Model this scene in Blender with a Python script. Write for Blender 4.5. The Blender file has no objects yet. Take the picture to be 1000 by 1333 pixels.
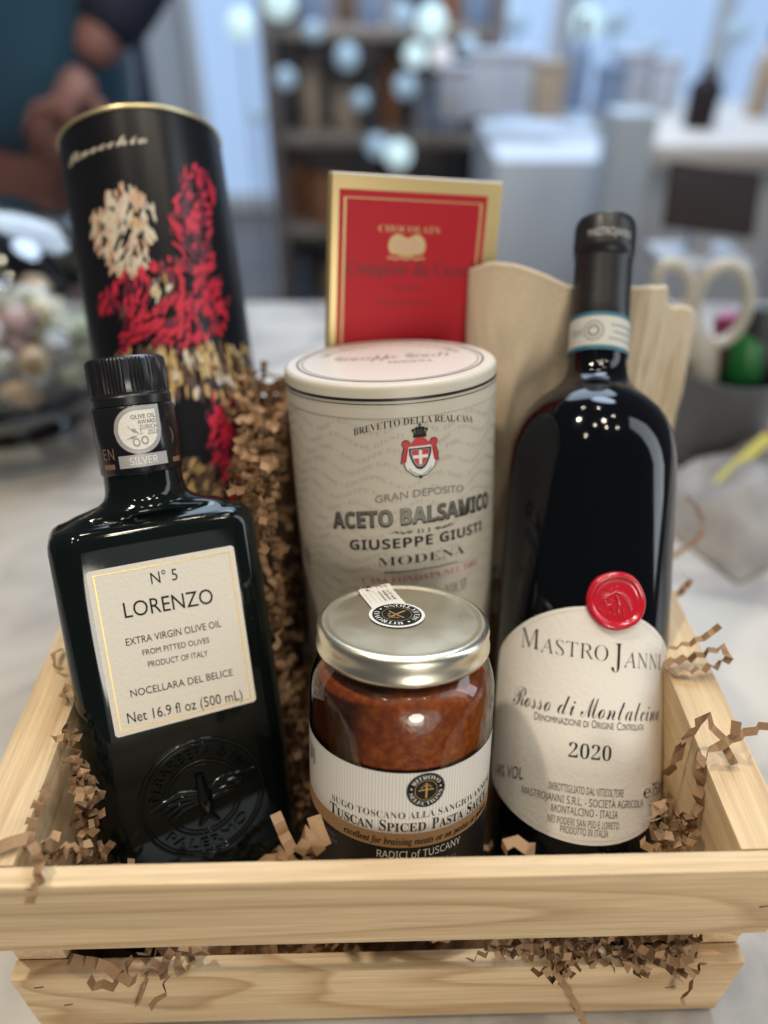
import bpy, bmesh, math, random
from mathutils import Vector, Matrix, noise
from mathutils.geometry import tessellate_polygon

S = bpy.context.scene
COL = S.collection
ZC = 0.361                                   # lens height above the table top (m)
PI = math.pi

# ------------------------------------------------------------------ camera
F_PX, PITCH, ROLL = 979.93, 0.6535, -0.0014
cd = bpy.data.cameras.new('camera')
cam = bpy.data.objects.new('camera', cd)
COL.objects.link(cam)
cam.location = (0, 0, ZC)
cam.rotation_euler = (PI / 2 - PITCH, ROLL, 0)
cd.sensor_fit = 'VERTICAL'
cd.sensor_height = 36.0
cd.lens = F_PX / 1333 * 36.0
cd.clip_start, cd.clip_end = 0.01, 60
cd.dof.use_dof = True
cd.dof.focus_distance = 0.279
cd.dof.aperture_fstop = 26.46 / 8.8
S.camera = cam

# ------------------------------------------------------------------ world and lamps
w = bpy.data.worlds.new('World')
S.world = w
w.use_nodes = True
w.node_tree.nodes['Background'].inputs[0].default_value = (0.90, 0.92, 1.0, 1)
w.node_tree.nodes['Background'].inputs[1].default_value = 0.085


def lamp(name, kind, loc, energy, color, size=0.1, target=None, angle=None):
    l = bpy.data.lights.new(name, kind)
    l.energy, l.color = energy, color
    if kind == 'AREA':
        l.shape = 'DISK'
        l.size = size
    else:
        l.shadow_soft_size = size
    o = bpy.data.objects.new(name, l)
    COL.objects.link(o)
    o.location = loc
    if kind == 'SPOT':
        l.spot_size, l.spot_blend = angle, 0.5
    if target is not None:
        o.rotation_euler = (Vector(target) - Vector(loc)).to_track_quat('-Z', 'Y').to_euler()
    return o


WARM = (1.0, 0.88, 0.70)
TGT = (0.0, 0.22, 0.12)
lamp('ceiling_spot_key', 'AREA', (-0.53, 0.38, 1.58), 9.8, WARM, 0.07, TGT)
lamp('ceiling_spot_over', 'AREA', (0.22, 0.12, 1.85), 4.2, WARM, 0.12, TGT)
sw_ = lamp('side_fill', 'AREA', (1.5, 0.30, 0.85), 9.5, (0.84, 0.93, 1.0), 0.4, TGT)  # added cool fill for the labels and the streak on the bottles' right edges
sw_.data.shape = 'RECTANGLE'
sw_.data.size, sw_.data.size_y = 0.42, 1.7
lamp('glass_reflection_fill', 'AREA', (0.62, -1.12, 0.42), 1.8, (0.92, 1.0, 0.97), 1.0, (-0.06, 0.2, 0.08))  # added dim disc that gives the oil bottle its broad grey reflection
lamp('front_fill', 'AREA', (0.45, -1.35, 0.62), 11.0, (1.0, 0.93, 0.81), 0.5, TGT)  # added low fill that brightens the crate front
for i, (x, y) in enumerate([(-0.55, -0.25), (-0.12, 0.0), (0.6, 0.35), (0.15, 0.75), (-0.35, 0.95), (0.75, -0.1), (0.3, -0.12)]):
    lamp('ceiling_downlight', 'AREA', (x, y, 1.9), 1.5, WARM, 0.045, (x * 0.6, y * 0.6 + 0.1, 0))
lamp('counter_fill', 'AREA', (0.5, 1.5, 2.1), 34, (0.62, 0.79, 1.0), 0.9, (0.8, 2.6, -0.5))  # added fill that brightens the counter front, no such lamp in view
lamp('background_fill', 'AREA', (0.2, 2.7, 2.0), 80, (0.66, 0.81, 1.0), 2.2, (0.2, 2.8, -0.5))  # added broad bluish fill for the whole background

S.view_settings.view_transform = 'Standard'
S.view_settings.look = 'None'
S.view_settings.exposure = 0.0
S.view_settings.gamma = 1.0
S.view_settings.use_curve_mapping = False
S.render.engine = 'CYCLES'
S.cycles.use_denoising = True
S.cycles.max_bounces = 10
S.cycles.transparent_max_bounces = 16
S.cycles.caustics_reflective = False
S.cycles.sample_clamp_indirect = 6.0


# ------------------------------------------------------------------ materials
def new_mat(name):
    m = bpy.data.materials.new(name)
    m.use_nodes = True
    return m, m.node_tree, m.node_tree.nodes['Principled BSDF']


def mat(name, col, rough=0.5, metal=0.0, spec=0.5, coat=0.0, var=0.0, vscale=200.0, bump=0.0, bscale=800.0,
        emit=None, estr=0.0, sheen=0.0, trans=0.0, rvar=0.0):
    m, nt, b = new_mat(name)
    N, L = nt.nodes, nt.links
    b.inputs['Base Color'].default_value = (*col, 1)
    b.inputs['Roughness'].default_value = rough
    b.inputs['Metallic'].default_value = metal
    b.inputs['Specular IOR Level'].default_value = spec
    b.inputs['Coat Weight'].default_value = coat
    b.inputs['Coat Roughness'].default_value = 0.03
    b.inputs['Sheen Weight'].default_value = sheen
    b.inputs['Transmission Weight'].default_value = trans
    if emit:
        b.inputs['Emission Color'].default_value = (*emit, 1)
        b.inputs['Emission Strength'].default_value = estr
    if var or bump or rvar:
        tc = N.new('ShaderNodeTexCoord')
    if var:
        nz = N.new('ShaderNodeTexNoise')
        nz.inputs['Scale'].default_value = vscale
        nz.inputs['Detail'].default_value = 5
        L.new(tc.outputs['Object'], nz.inputs['Vector'])
        r = N.new('ShaderNodeValToRGB')
        r.color_ramp.elements[0].position, r.color_ramp.elements[1].position = 0.3, 0.7
        r.color_ramp.elements[0].color = (*[c * (1 - var) for c in col], 1)
        r.color_ramp.elements[1].color = (*[min(1, c * (1 + var)) for c in col], 1)
        L.new(nz.outputs['Fac'], r.inputs['Fac'])
        L.new(r.outputs['Color'], b.inputs['Base Color'])
    if rvar:
        n3 = N.new('ShaderNodeTexNoise')
        n3.inputs['Scale'].default_value = 90
        n3.inputs['Detail'].default_value = 4
        L.new(tc.outputs['Object'], n3.inputs['Vector'])
        mr = N.new('ShaderNodeMapRange')
        mr.inputs['From Min'].default_value, mr.inputs['From Max'].default_value = 0.3, 0.75
        mr.inputs['To Min'].default_value, mr.inputs['To Max'].default_value = rough, rough + rvar
        L.new(n3.outputs['Fac'], mr.inputs['Value'])
        L.new(mr.outputs['Result'], b.inputs['Roughness'])
    if bump:
        n2 = N.new('ShaderNodeTexNoise')
        n2.inputs['Scale'].default_value = bscale
        n2.inputs['Detail'].default_value = 4
        L.new(tc.outputs['Object'], n2.inputs['Vector'])
        bp = N.new('ShaderNodeBump')
        bp.inputs['Strength'].default_value = bump
        bp.inputs['Distance'].default_value = 0.0006
        L.new(n2.outputs['Fac'], bp.inputs['Height'])
        L.new(bp.outputs['Normal'], b.inputs['Normal'])
    return m


def pine(name, axis, seed, contrast=1.0, cathedral=0.0, light=(0.72, 0.53, 0.315), dark=(0.44, 0.26, 0.125)):
    """pine board, grain along the given axis (0 x, 1 y, 2 z)"""
    m, nt, b = new_mat(name)
    N, L = nt.nodes, nt.links
    tc = N.new('ShaderNodeTexCoord')
    mp = N.new('ShaderNodeMapping')
    sc = [1.0, 1.0, 1.0]
    sc[axis] = 0.10 if not cathedral else 0.22
    mp.inputs['Scale'].default_value = sc
    mp.inputs['Location'].default_value = (seed * 1.37, seed * 0.73, seed * 2.11)
    L.new(tc.outputs['Object'], mp.inputs['Vector'])
    n1 = N.new('ShaderNodeTexNoise')
    n1.inputs['Scale'].default_value = 14 if not cathedral else 17
    n1.inputs['Detail'].default_value = 1.5
    n1.inputs['Distortion'].default_value = 0.3
    L.new(mp.outputs[0], n1.inputs['Vector'])
    mul = N.new('ShaderNodeMath')
    mul.operation = 'MULTIPLY'
    mul.inputs[1].default_value = 11 if not cathedral else 9
    L.new(n1.outputs['Fac'], mul.inputs[0])
    fr = N.new('ShaderNodeMath')
    fr.operation = 'FRACT'
    L.new(mul.outputs[0], fr.inputs[0])
    r = N.new('ShaderNodeValToRGB')
    e = r.color_ramp.elements
    mid = tuple(l + (d - l) * 0.32 * contrast for l, d in zip(light, dark))
    dk = tuple(l + (d - l) * 0.72 * contrast for l, d in zip(light, dark))
    e[0].position, e[0].color = 0.0, (*light, 1)
    e[1].position, e[1].color = 1.0, (*light, 1)
    for p, c in ((0.45, light), (0.72, mid), (0.90, dk), (0.96, mid)):
        k = e.new(p)
        k.color = (*c, 1)
    L.new(fr.outputs[0], r.inputs['Fac'])
    # fine fibres
    mp2 = N.new('ShaderNodeMapping')
    s2 = [1.0, 1.0, 1.0]
    s2[axis] = 0.035
    mp2.inputs['Scale'].default_value = s2
    L.new(tc.outputs['Object'], mp2.inputs['Vector'])
    n2 = N.new('ShaderNodeTexNoise')
    n2.inputs['Scale'].default_value = 900
    n2.inputs['Detail'].default_value = 3
    L.new(mp2.outputs[0], n2.inputs['Vector'])
    mr = N.new('ShaderNodeMapRange')
    mr.inputs['From Min'].default_value, mr.inputs['From Max'].default_value = 0.3, 0.7
    mr.inputs['To Min'].default_value, mr.inputs['To Max'].default_value = 0.86, 1.08
    L.new(n2.outputs['Fac'], mr.inputs['Value'])
    # broad tint
    n3 = N.new('ShaderNodeTexNoise')
    n3.inputs['Scale'].default_value = 22
    n3.inputs['Detail'].default_value = 3
    L.new(mp.outputs[0], n3.inputs['Vector'])
    mr3 = N.new('ShaderNodeMapRange')
    mr3.inputs['From Min'].default_value, mr3.inputs['From Max'].default_value = 0.3, 0.7
    mr3.inputs['To Min'].default_value, mr3.inputs['To Max'].default_value = 0.90, 1.06
    L.new(n3.outputs['Fac'], mr3.inputs['Value'])
    mp4 = N.new('ShaderNodeMapping')
    s4 = [1.0, 1.0, 1.0]
    s4[axis] = 0.02
    mp4.inputs['Scale'].default_value = s4
    mp4.inputs['Location'].default_value = (seed, seed * 2, seed * 3)
    L.new(tc.outputs['Object'], mp4.inputs['Vector'])
    n4 = N.new('ShaderNodeTexNoise')
    n4.inputs['Scale'].default_value = 260
    n4.inputs['Detail'].default_value = 2
    L.new(mp4.outputs[0], n4.inputs['Vector'])
    mr4 = N.new('ShaderNodeMapRange')
    mr4.inputs['From Min'].default_value, mr4.inputs['From Max'].default_value = 0.32, 0.62
    mr4.inputs['To Min'].default_value, mr4.inputs['To Max'].default_value = 0.86, 1.03
    L.new(n4.outputs['Fac'], mr4.inputs['Value'])
    m5 = N.new('ShaderNodeMath')
    m5.operation = 'MULTIPLY'
    L.new(mr.outputs[0], m5.inputs[0])
    L.new(mr4.outputs[0], m5.inputs[1])
    mr = m5
    mm = N.new('ShaderNodeMath')
    mm.operation = 'MULTIPLY'
    L.new(mr.outputs[0], mm.inputs[0])
    L.new(mr3.outputs[0], mm.inputs[1])
    mx = N.new('ShaderNodeMix')
    mx.data_type = 'RGBA'
    mx.blend_type = 'MULTIPLY'
    mx.inputs[0].default_value = 1.0
    L.new(r.outputs['Color'], mx.inputs[6])
    L.new(mm.outputs[0], mx.inputs[7])
    L.new(mx.outputs[2], b.inputs['Base Color'])
    b.inputs['Roughness'].default_value = 0.62
    b.inputs['Specular IOR Level'].default_value = 0.3
    bp = N.new('ShaderNodeBump')
    bp.inputs['Strength'].default_value = 0.35
    bp.inputs['Distance'].default_value = 0.0004
    L.new(n2.outputs['Fac'], bp.inputs['Height'])
    L.new(bp.outputs['Normal'], b.inputs['Normal'])
    return m


def thin_glass(name, tint=(1, 1, 1), rough=0.02, boost=1.0):
    """clear glass: see-through with a Fresnel reflection"""
    m, nt, b = new_mat(name)
    N, L = nt.nodes, nt.links
    N.remove(b)
    t = N.new('ShaderNodeBsdfTransparent')
    t.inputs['Color'].default_value = (*tint, 1)
    g = N.new('ShaderNodeBsdfGlossy')
    g.inputs['Roughness'].default_value = rough
    fr = N.new('ShaderNodeFresnel')
    fr.inputs['IOR'].default_value = 1.5
    mu = N.new('ShaderNodeMath')
    mu.operation = 'MULTIPLY'
    mu.use_clamp = True
    mu.inputs[1].default_value = boost
    L.new(fr.outputs[0], mu.inputs[0])
    mx = N.new('ShaderNodeMixShader')
    L.new(mu.outputs[0], mx.inputs[0])
    L.new(t.outputs[0], mx.inputs[1])
    L.new(g.outputs[0], mx.inputs[2])
    L.new(mx.outputs[0], N['Material Output'].inputs['Surface'])
    return m


def emit_mat(name, col, strength):
    m, nt, b = new_mat(name)
    b.inputs['Base Color'].default_value = (*[c * 0.5 for c in col], 1)
    b.inputs['Emission Color'].default_value = (*col, 1)
    b.inputs['Emission Strength'].default_value = strength
    return m


def kraft_mat():
    m, nt, b = new_mat('kraft_paper')
    N, L = nt.nodes, nt.links
    g = N.new('ShaderNodeNewGeometry')
    r = N.new('ShaderNodeValToRGB')
    r.color_ramp.elements[0].color = (0.20, 0.115, 0.060, 1)
    r.color_ramp.elements[1].color = (0.42, 0.262, 0.145, 1)
    L.new(g.outputs['Random Per Island'], r.inputs['Fac'])
    tc = N.new('ShaderNodeTexCoord')
    nz = N.new('ShaderNodeTexNoise')
    nz.inputs['Scale'].default_value = 1500
    L.new(tc.outputs['Object'], nz.inputs['Vector'])
    mr = N.new('ShaderNodeMapRange')
    mr.inputs['To Min'].default_value, mr.inputs['To Max'].default_value = 0.78, 1.2
    L.new(nz.outputs['Fac'], mr.inputs['Value'])
    mx = N.new('ShaderNodeMix')
    mx.data_type = 'RGBA'
    mx.blend_type = 'MULTIPLY'
    mx.inputs[0].default_value = 1
    L.new(r.outputs['Color'], mx.inputs[6])
    L.new(mr.outputs[0], mx.inputs[7])
    L.new(mx.outputs[2], b.inputs['Base Color'])
    b.inputs['Roughness'].default_value = 0.8
    b.inputs['Specular IOR Level'].default_value = 0.2
    return m


def marble_mat():
    m, nt, b = new_mat('pale_marble')
    N, L = nt.nodes, nt.links
    tc = N.new('ShaderNodeTexCoord')
    n1 = N.new('ShaderNodeTexNoise')
    n1.inputs['Scale'].default_value = 9
    n1.inputs['Detail'].default_value = 6
    n1.inputs['Distortion'].default_value = 1.4
    L.new(tc.outputs['Object'], n1.inputs['Vector'])
    r = N.new('ShaderNodeValToRGB')
    e = r.color_ramp.elements
    e[0].position, e[0].color = 0.36, (0.30, 0.28, 0.265, 1)
    e[1].position, e[1].color = 0.60, (0.52, 0.485, 0.435, 1)
    k = e.new(0.47)
    k.color = (0.45, 0.42, 0.38, 1)
    L.new(n1.outputs['Fac'], r.inputs['Fac'])
    L.new(r.outputs['Color'], b.inputs['Base Color'])
    b.inputs['Roughness'].default_value = 0.32
    return m


M = {}
M['pine_top'] = pine('pine_upper_slat', 0, 1.0, 0.85)
M['pine_low'] = pine('pine_lower_slat', 0, 3.3, 1.0, 1.0)
M['pine_side'] = pine('pine_end_board', 1, 5.2, 0.7)
M['pine_up'] = pine('pine_upright', 2, 8.8, 0.7)
M['nail'] = mat('staple_steel', (0.12, 0.09, 0.06), 0.5, 0.6)
M['kraft'] = kraft_mat()
M['marble'] = marble_mat()
M['wine_glass'] = mat('dark_wine_glass', (0.0020, 0.0026, 0.0040), 0.035, spec=0.32, rvar=0.07)
M['oil_glass'] = mat('dark_green_glass', (0.0035, 0.0062, 0.0058), 0.04, spec=0.36, rvar=0.07)
M['black_plastic'] = mat('black_plastic', (0.010, 0.010, 0.011), 0.28, bump=0.05)
M['black_foil'] = mat('black_foil', (0.012, 0.012, 0.014), 0.36, spec=0.4, bump=0.10, bscale=500)
M['sleeve'] = mat('black_shrink_sleeve', (0.008, 0.008, 0.010), 0.18)
M['paper'] = mat('cream_label_paper', (0.74, 0.69, 0.60), 0.72, spec=0.25, var=0.02, vscale=900, bump=0.30, bscale=700)
M['paper_white'] = mat('white_label_paper', (0.76, 0.72, 0.65), 0.72, spec=0.25, bump=0.35, bscale=650)
M['ink'] = mat('black_ink', (0.012, 0.011, 0.011), 0.6, spec=0.2)
M['ink_soft'] = mat('grey_ink', (0.20, 0.185, 0.165), 0.6, spec=0.2)
M['gold_ink'] = mat('gold_ink', (0.62, 0.42, 0.13), 0.38, 0.6)
M['copper_ink'] = mat('copper_ink', (0.30, 0.17, 0.10), 0.45, 0.4)
M['silver'] = mat('silver_sticker', (0.40, 0.39, 0.38), 0.5, 0.25)
M['silver_dark'] = mat('silver_sticker_print', (0.30, 0.29, 0.28), 0.5, 0.2)
M['white_ink'] = mat('white_ink', (0.80, 0.78, 0.74), 0.6)
M['wax'] = mat('red_sealing_wax', (0.50, 0.008, 0.022), 0.20, spec=0.6, coat=0.5, bump=0.06, bscale=250)
M['band_paper'] = mat('grey_band_paper', (0.50, 0.50, 0.46), 0.6)
M['blue_stripe'] = mat('teal_stripe_ink', (0.03, 0.13, 0.19), 0.5)
M['canister'] = mat('ivory_card', (0.57, 0.52, 0.43), 0.42, spec=0.4, bump=0.06, bscale=900)
M['canister_print'] = mat('pale_grey_print', (0.455, 0.42, 0.36), 0.40, spec=0.4)
M['lid_card'] = mat('ivory_lid_card', (0.68, 0.60, 0.535), 0.28, spec=0.5)
M['foil_grey'] = mat('grey_foil', (0.30, 0.285, 0.26), 0.30, 0.75)
M['foil_dark'] = mat('dark_foil', (0.05, 0.045, 0.042), 0.3, 0.6)
M['red_ink'] = mat('red_ink', (0.52, 0.035, 0.04), 0.55)
M['pink_ink'] = mat('faded_red_ink', (0.48, 0.13, 0.13), 0.55)
M['jar_glass'] = thin_glass('clear_jar_glass', (0.97, 0.98, 0.96), 0.02, 1.25)
M['lid_metal'] = mat('champagne_lid_metal', (0.80, 0.745, 0.59), 0.27, 1.0, rvar=0.10)
M['jar_paper'] = mat('jar_label_paper', (0.76, 0.73, 0.68), 0.45)
M['stripe'] = mat('pale_stripe_ink', (0.60, 0.575, 0.53), 0.45)
M['tan_band'] = mat('tan_band_ink', (0.42, 0.25, 0.125), 0.45)
M['label_black'] = mat('black_label_paper', (0.014, 0.012, 0.012), 0.4)
M['tube_black'] = mat('black_printed_card', (0.006, 0.006, 0.008), 0.30, spec=0.35)
M['tube_gold'] = mat('pale_gold_tin', (0.62, 0.53, 0.30), 0.35, 0.8)
M['cream_ink'] = mat('cream_ink', (0.60, 0.53, 0.42), 0.4)
M['peach_ink'] = mat('peach_ink', (0.56, 0.36, 0.24), 0.4)
M['crimson_ink'] = mat('crimson_ink', (0.52, 0.02, 0.05), 0.4)
M['maroon_ink'] = mat('maroon_ink', (0.12, 0.012, 0.03), 0.4)
M['ochre_ink'] = mat('ochre_ink', (0.50, 0.34, 0.13), 0.4)
M['brown_ink'] = mat('brown_ink', (0.10, 0.055, 0.04), 0.4)
M['choc_gold'] = mat('gold_card', (0.56, 0.43, 0.20), 0.40, 0.35)
M['choc_red'] = mat('red_card', (0.40, 0.006, 0.016), 0.5, spec=0.3)
M['choc_brown'] = mat('dark_red_ink', (0.13, 0.008, 0.010), 0.45)
M['board_white'] = mat('white_board_edge', (0.8, 0.78, 0.74), 0.6)


def sauce_mat():
    m, nt, b = new_mat('tomato_meat_sauce')
    N, L = nt.nodes, nt.links
    tc = N.new('ShaderNodeTexCoord')
    n = N.new('ShaderNodeTexNoise')
    n.inputs['Scale'].default_value = 330
    n.inputs['Detail'].default_value = 8
    n.inputs['Distortion'].default_value = 0.15
    L.new(tc.outputs['Object'], n.inputs['Vector'])
    r = N.new('ShaderNodeValToRGB')
    e = r.color_ramp.elements
    e[0].position, e[0].color = 0.30, (0.22, 0.036, 0.005, 1)
    e[1].position, e[1].color = 0.72, (0.50, 0.135, 0.018, 1)
    k = e.new(0.52)
    k.color = (0.36, 0.072, 0.009, 1)
    L.new(n.outputs['Fac'], r.inputs['Fac'])
    L.new(r.outputs['Color'], b.inputs['Base Color'])
    b.inputs['Roughness'].default_value = 0.3
    b.inputs['Coat Weight'].default_value = 0.4
    b.inputs['Coat Roughness'].default_value = 0.08
    bp = N.new('ShaderNodeBump')
    bp.inputs['Strength'].default_value = 0.4
    bp.inputs['Distance'].default_value = 0.001
    L.new(n.outputs['Fac'], bp.inputs['Height'])
    L.new(bp.outputs['Normal'], b.inputs['Normal'])
    return m


M['sauce'] = sauce_mat()


def linen_mat():
    m, nt, b = new_mat('natural_linen')
    N, L = nt.nodes, nt.links
    tc = N.new('ShaderNodeTexCoord')
    hs = []
    for scl in ((1, 0.6, 0.45), (0.45, 0.6, 1)):
        mp = N.new('ShaderNodeMapping')
        mp.inputs['Scale'].default_value = scl
        L.new(tc.outputs['Object'], mp.inputs['Vector'])
        n = N.new('ShaderNodeTexNoise')
        n.inputs['Scale'].default_value = 900
        n.inputs['Detail'].default_value = 2
        L.new(mp.outputs[0], n.inputs['Vector'])
        hs.append(n)
    ad = N.new('ShaderNodeMath')
    ad.operation = 'ADD'
    L.new(hs[0].outputs['Fac'], ad.inputs[0])
    L.new(hs[1].outputs['Fac'], ad.inputs[1])
    r = N.new('ShaderNodeValToRGB')
    r.color_ramp.elements[0].position, r.color_ramp.elements[0].color = 0.2, (0.46, 0.375, 0.26, 1)
    r.color_ramp.elements[1].position, r.color_ramp.elements[1].color = 0.8, (0.56, 0.465, 0.335, 1)
    hm = N.new('ShaderNodeMath')
    hm.operation = 'MULTIPLY'
    hm.inputs[1].default_value = 0.5
    L.new(ad.outputs[0], hm.inputs[0])
    L.new(hm.outputs[0], r.inputs['Fac'])
    L.new(r.outputs['Color'], b.inputs['Base Color'])
    b.inputs['Roughness'].default_value = 0.9
    bp = N.new('ShaderNodeBump')
    bp.inputs['Strength'].default_value = 0.5
    bp.inputs['Distance'].default_value = 0.0006
    L.new(hm.outputs[0], bp.inputs['Height'])
    L.new(bp.outputs['Normal'], b.inputs['Normal'])
    b.inputs['Sheen Weight'].default_value = 0.2
    return m


M['linen'] = linen_mat()


# ------------------------------------------------------------------ mesh helpers (millimetres in, metres out)
class MB:
    def __init__(self):
        self.v, self.f, self.mi, self.sm, self.mats = [], [], [], [], []

    def m(self, key):
        if key not in self.mats:
            self.mats.append(key)
        return self.mats.index(key)

    def add(self, vs, fs, key, smooth=False):
        b = len(self.v)
        self.v += [tuple(p) for p in vs]
        k = self.m(key)
        for f in fs:
            self.f.append(tuple(i + b for i in f))
            self.mi.append(k)
            self.sm.append(smooth)

    def build(self, name, parent=None, sharp=40, scale=0.001, matrix=None):
        me = bpy.data.meshes.new(name)
        me.from_pydata([(a * scale, b * scale, c * scale) for a, b, c in self.v], [], self.f)
        for k in self.mats:
            me.materials.append(M[k])
        me.polygons.foreach_set('material_index', self.mi)
        me.polygons.foreach_set('use_smooth', self.sm)
        if any(self.sm):
            me.set_sharp_from_angle(angle=math.radians(sharp))
        me.update()
        o = bpy.data.objects.new(name, me)
        COL.objects.link(o)
        if parent is not None:
            o.parent = parent
        elif matrix is not None:
            o.matrix_world = matrix
        return o

    # shapes
    def lathe(self, prof, key, seg=96, z0=0.0, cap_bot=False, cap_top=False, rfun=None):
        vs, fs = [], []
        n = len(prof)
        for r, z in prof:
            for i in range(seg):
                a = 2 * PI * i / seg
                rr = rfun(r, z, a) if rfun else r
                vs.append((rr * math.cos(a), rr * math.sin(a), z + z0))
        for j in range(n - 1):
            for i in range(seg):
                k = (i + 1) % seg
                fs.append((j * seg + i, j * seg + k, (j + 1) * seg + k, (j + 1) * seg + i))
        if cap_bot:
            fs.append(tuple(reversed(range(seg))))
        if cap_top:
            fs.append(tuple((n - 1) * seg + i for i in range(seg)))
        self.add(vs, fs, key, True)

    def box(self, c, s, key, bevel=0.0, seg=2, rot=None, jitter=0.0):
        bm = bmesh.new()
        bmesh.ops.create_cube(bm, size=1.0)
        for v in bm.verts:
            v.co = Vector((v.co.x * s[0], v.co.y * s[1], v.co.z * s[2]))
        if bevel:
            bmesh.ops.bevel(bm, geom=bm.edges[:], offset=bevel, segments=seg, affect='EDGES', profile=0.6)
        if rot is not None:
            bmesh.ops.transform(bm, matrix=rot.to_4x4(), verts=bm.verts)
        bm.verts.index_update()
        self.add([tuple(v.co + Vector(c)) for v in bm.verts], [[v.index for v in f.verts] for f in bm.faces], key, bool(bevel))
        bm.free()

    def tube(self, pts, rad, key, seg=10, closed=False):
        pts = [Vector(p) for p in pts]
        n = len(pts)
        vs, fs = [], []
        up = Vector((0.13, 0.21, 0.97))
        for i, p in enumerate(pts):
            t = (pts[(i + 1) % n] - pts[i - 1]) if closed else (pts[min(i + 1, n - 1)] - pts[max(i - 1, 0)])
            t.normalize()
            a = t.cross(up)
            if a.length < 1e-3:
                a = t.cross(Vector((1, 0, 0)))
            a.normalize()
            b = t.cross(a)
            r = rad[i] if isinstance(rad, (list, tuple)) else rad
            for k in range(seg):
                th = 2 * PI * k / seg
                vs.append(p + a * (r * math.cos(th)) + b * (r * math.sin(th)))
        for i in range(n if closed else n - 1):
            j = (i + 1) % n
            for k in range(seg):
                l = (k + 1) % seg
                fs.append((i * seg + k, j * seg + k, j * seg + l, i * seg + l))
        if not closed:
            fs.append(tuple(range(seg)))
            fs.append(tuple((n - 1) * seg + k for k in reversed(range(seg))))
        self.add(vs, fs, key, True)

    def _fine(self, pts, tris, key, fn, lim):
        """split long triangle edges so that print follows a curved surface"""
        pts = [tuple(p[:2]) for p in pts]
        mid = {}
        work = list(tris)
        out = []
        while work:
            t = work.pop()
            best, bl = None, lim
            for i in range(3):
                a, b = t[i], t[(i + 1) % 3]
                l = abs(pts[a][0] - pts[b][0])
                if l > bl:
                    best, bl = i, l
            if best is None:
                out.append(t)
                continue
            a, b, c = t[best], t[(best + 1) % 3], t[(best + 2) % 3]
            k = (min(a, b), max(a, b))
            if k not in mid:
                mid[k] = len(pts)
                pts.append(((pts[a][0] + pts[b][0]) / 2, (pts[a][1] + pts[b][1]) / 2))
            m_ = mid[k]
            work += [(a, m_, c), (m_, b, c)]
        self.add([fn(x, y) for x, y in pts], out, key)

    def poly(self, pts, key, fn):
        """flat filled outline (2D) sent through fn"""
        tris = tessellate_polygon([[Vector((p[0], p[1], 0)) for p in pts]])
        ar = sum(pts[i - 1][0] * pts[i][1] - pts[i][0] * pts[i - 1][1] for i in range(len(pts)))
        out = []
        for t in tris:
            a, b, c = (pts[i] for i in t)
            cr = (b[0] - a[0]) * (c[1] - a[1]) - (b[1] - a[1]) * (c[0] - a[0])
            out.append(tuple(t) if cr > 0 else tuple(reversed(t)))
        self._fine(pts, out, key, fn, 3.0)

    def stroke(self, pts, width, key, fn, closed=False):
        n = len(pts)
        L, Rr = [], []
        for i in range(n):
            a = pts[i - 1] if (i > 0 or closed) else pts[i]
            b = pts[(i + 1) % n] if (i < n - 1 or closed) else pts[i]
            dx, dy = b[0] - a[0], b[1] - a[1]
            l = math.hypot(dx, dy) or 1
            nx, ny = -dy / l * width / 2, dx / l * width / 2
            L.append((pts[i][0] + nx, pts[i][1] + ny))
            Rr.append((pts[i][0] - nx, pts[i][1] - ny))
        vs = [fn(*p) for p in L] + [fn(*p) for p in Rr]
        fs = []
        for i in range(n if closed else n - 1):
            j = (i + 1) % n
            fs.append((n + i, n + j, j, i))
        self.add(vs, fs, key)

    def disc(self, c, r, key, fn, seg=40, sx=1.0):
        self.poly([(c[0] + sx * r * math.cos(2 * PI * i / seg), c[1] + r * math.sin(2 * PI * i / seg)) for i in range(seg)], key, fn)

    def ring(self, c, r, width, key, fn, seg=64):
        self.stroke([(c[0] + r * math.cos(2 * PI * i / seg), c[1] + r * math.sin(2 * PI * i / seg)) for i in range(seg)], width, key, fn, True)

    def sheet(self, u0, u1, nu, nv, vf, key, fn, smooth=True):
        """strip of paper: for each u, v runs from vf(u)[0] to vf(u)[1]"""
        vs, fs = [], []
        for i in range(nu + 1):
            u = u0 + (u1 - u0) * i / nu
            a, b = vf(u)
            for j in range(nv + 1):
                vs.append(fn(u, a + (b - a) * j / nv))
        for i in range(nu):
            for j in range(nv):
                p = i * (nv + 1) + j
                fs.append((p, p + nv + 1, p + nv + 2, p + 1))
        self.add(vs, fs, key, smooth)

    def text(self, s, x0, x1, y, h, key, fn, style='sans', base=None, res=3, fit=True):
        """one line of lettering: from x0 to x1, capital height h, baseline y (+ base(x))"""
        vs, fs, (a, b) = glyphs(s, style, res)
        k = h / cap_height(style)
        kx = (x1 - x0) / (b - a) if fit else k
        if not fit:
            w_ = (b - a) * kx
            x0 = (x0 + x1) / 2 - w_ / 2
        pts = []
        for vx, vy in vs:
            X = x0 + (vx - a) * kx
            Y = y + vy * k + (base(X) if base else 0)
            pts.append((X, Y))
        if h > 2.4:
            self._fine(pts, fs, key, fn, 1.6)
        else:
            self.add([fn(*p) for p in pts], fs, key)

    def arc_text(self, s, c, r, a0, a1, h, key, fn, style='sans', inward=False, res=3):
        """lettering on a circle, from angle a0 to a1 (clockwise from straight up, degrees)"""
        vs, fs, (x0, x1) = glyphs(s, style, res)
        k = h / cap_height(style)
        pts = []
        for vx, vy in vs:
            t = (vx - x0) / (x1 - x0)
            a = math.radians(a0 + (a1 - a0) * t)
            rr = r - vy * k if inward else r + vy * k
            pts.append(fn(c[0] + rr * math.sin(a), c[1] + rr * math.cos(a)))
        self.add(pts, fs, key)


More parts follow.
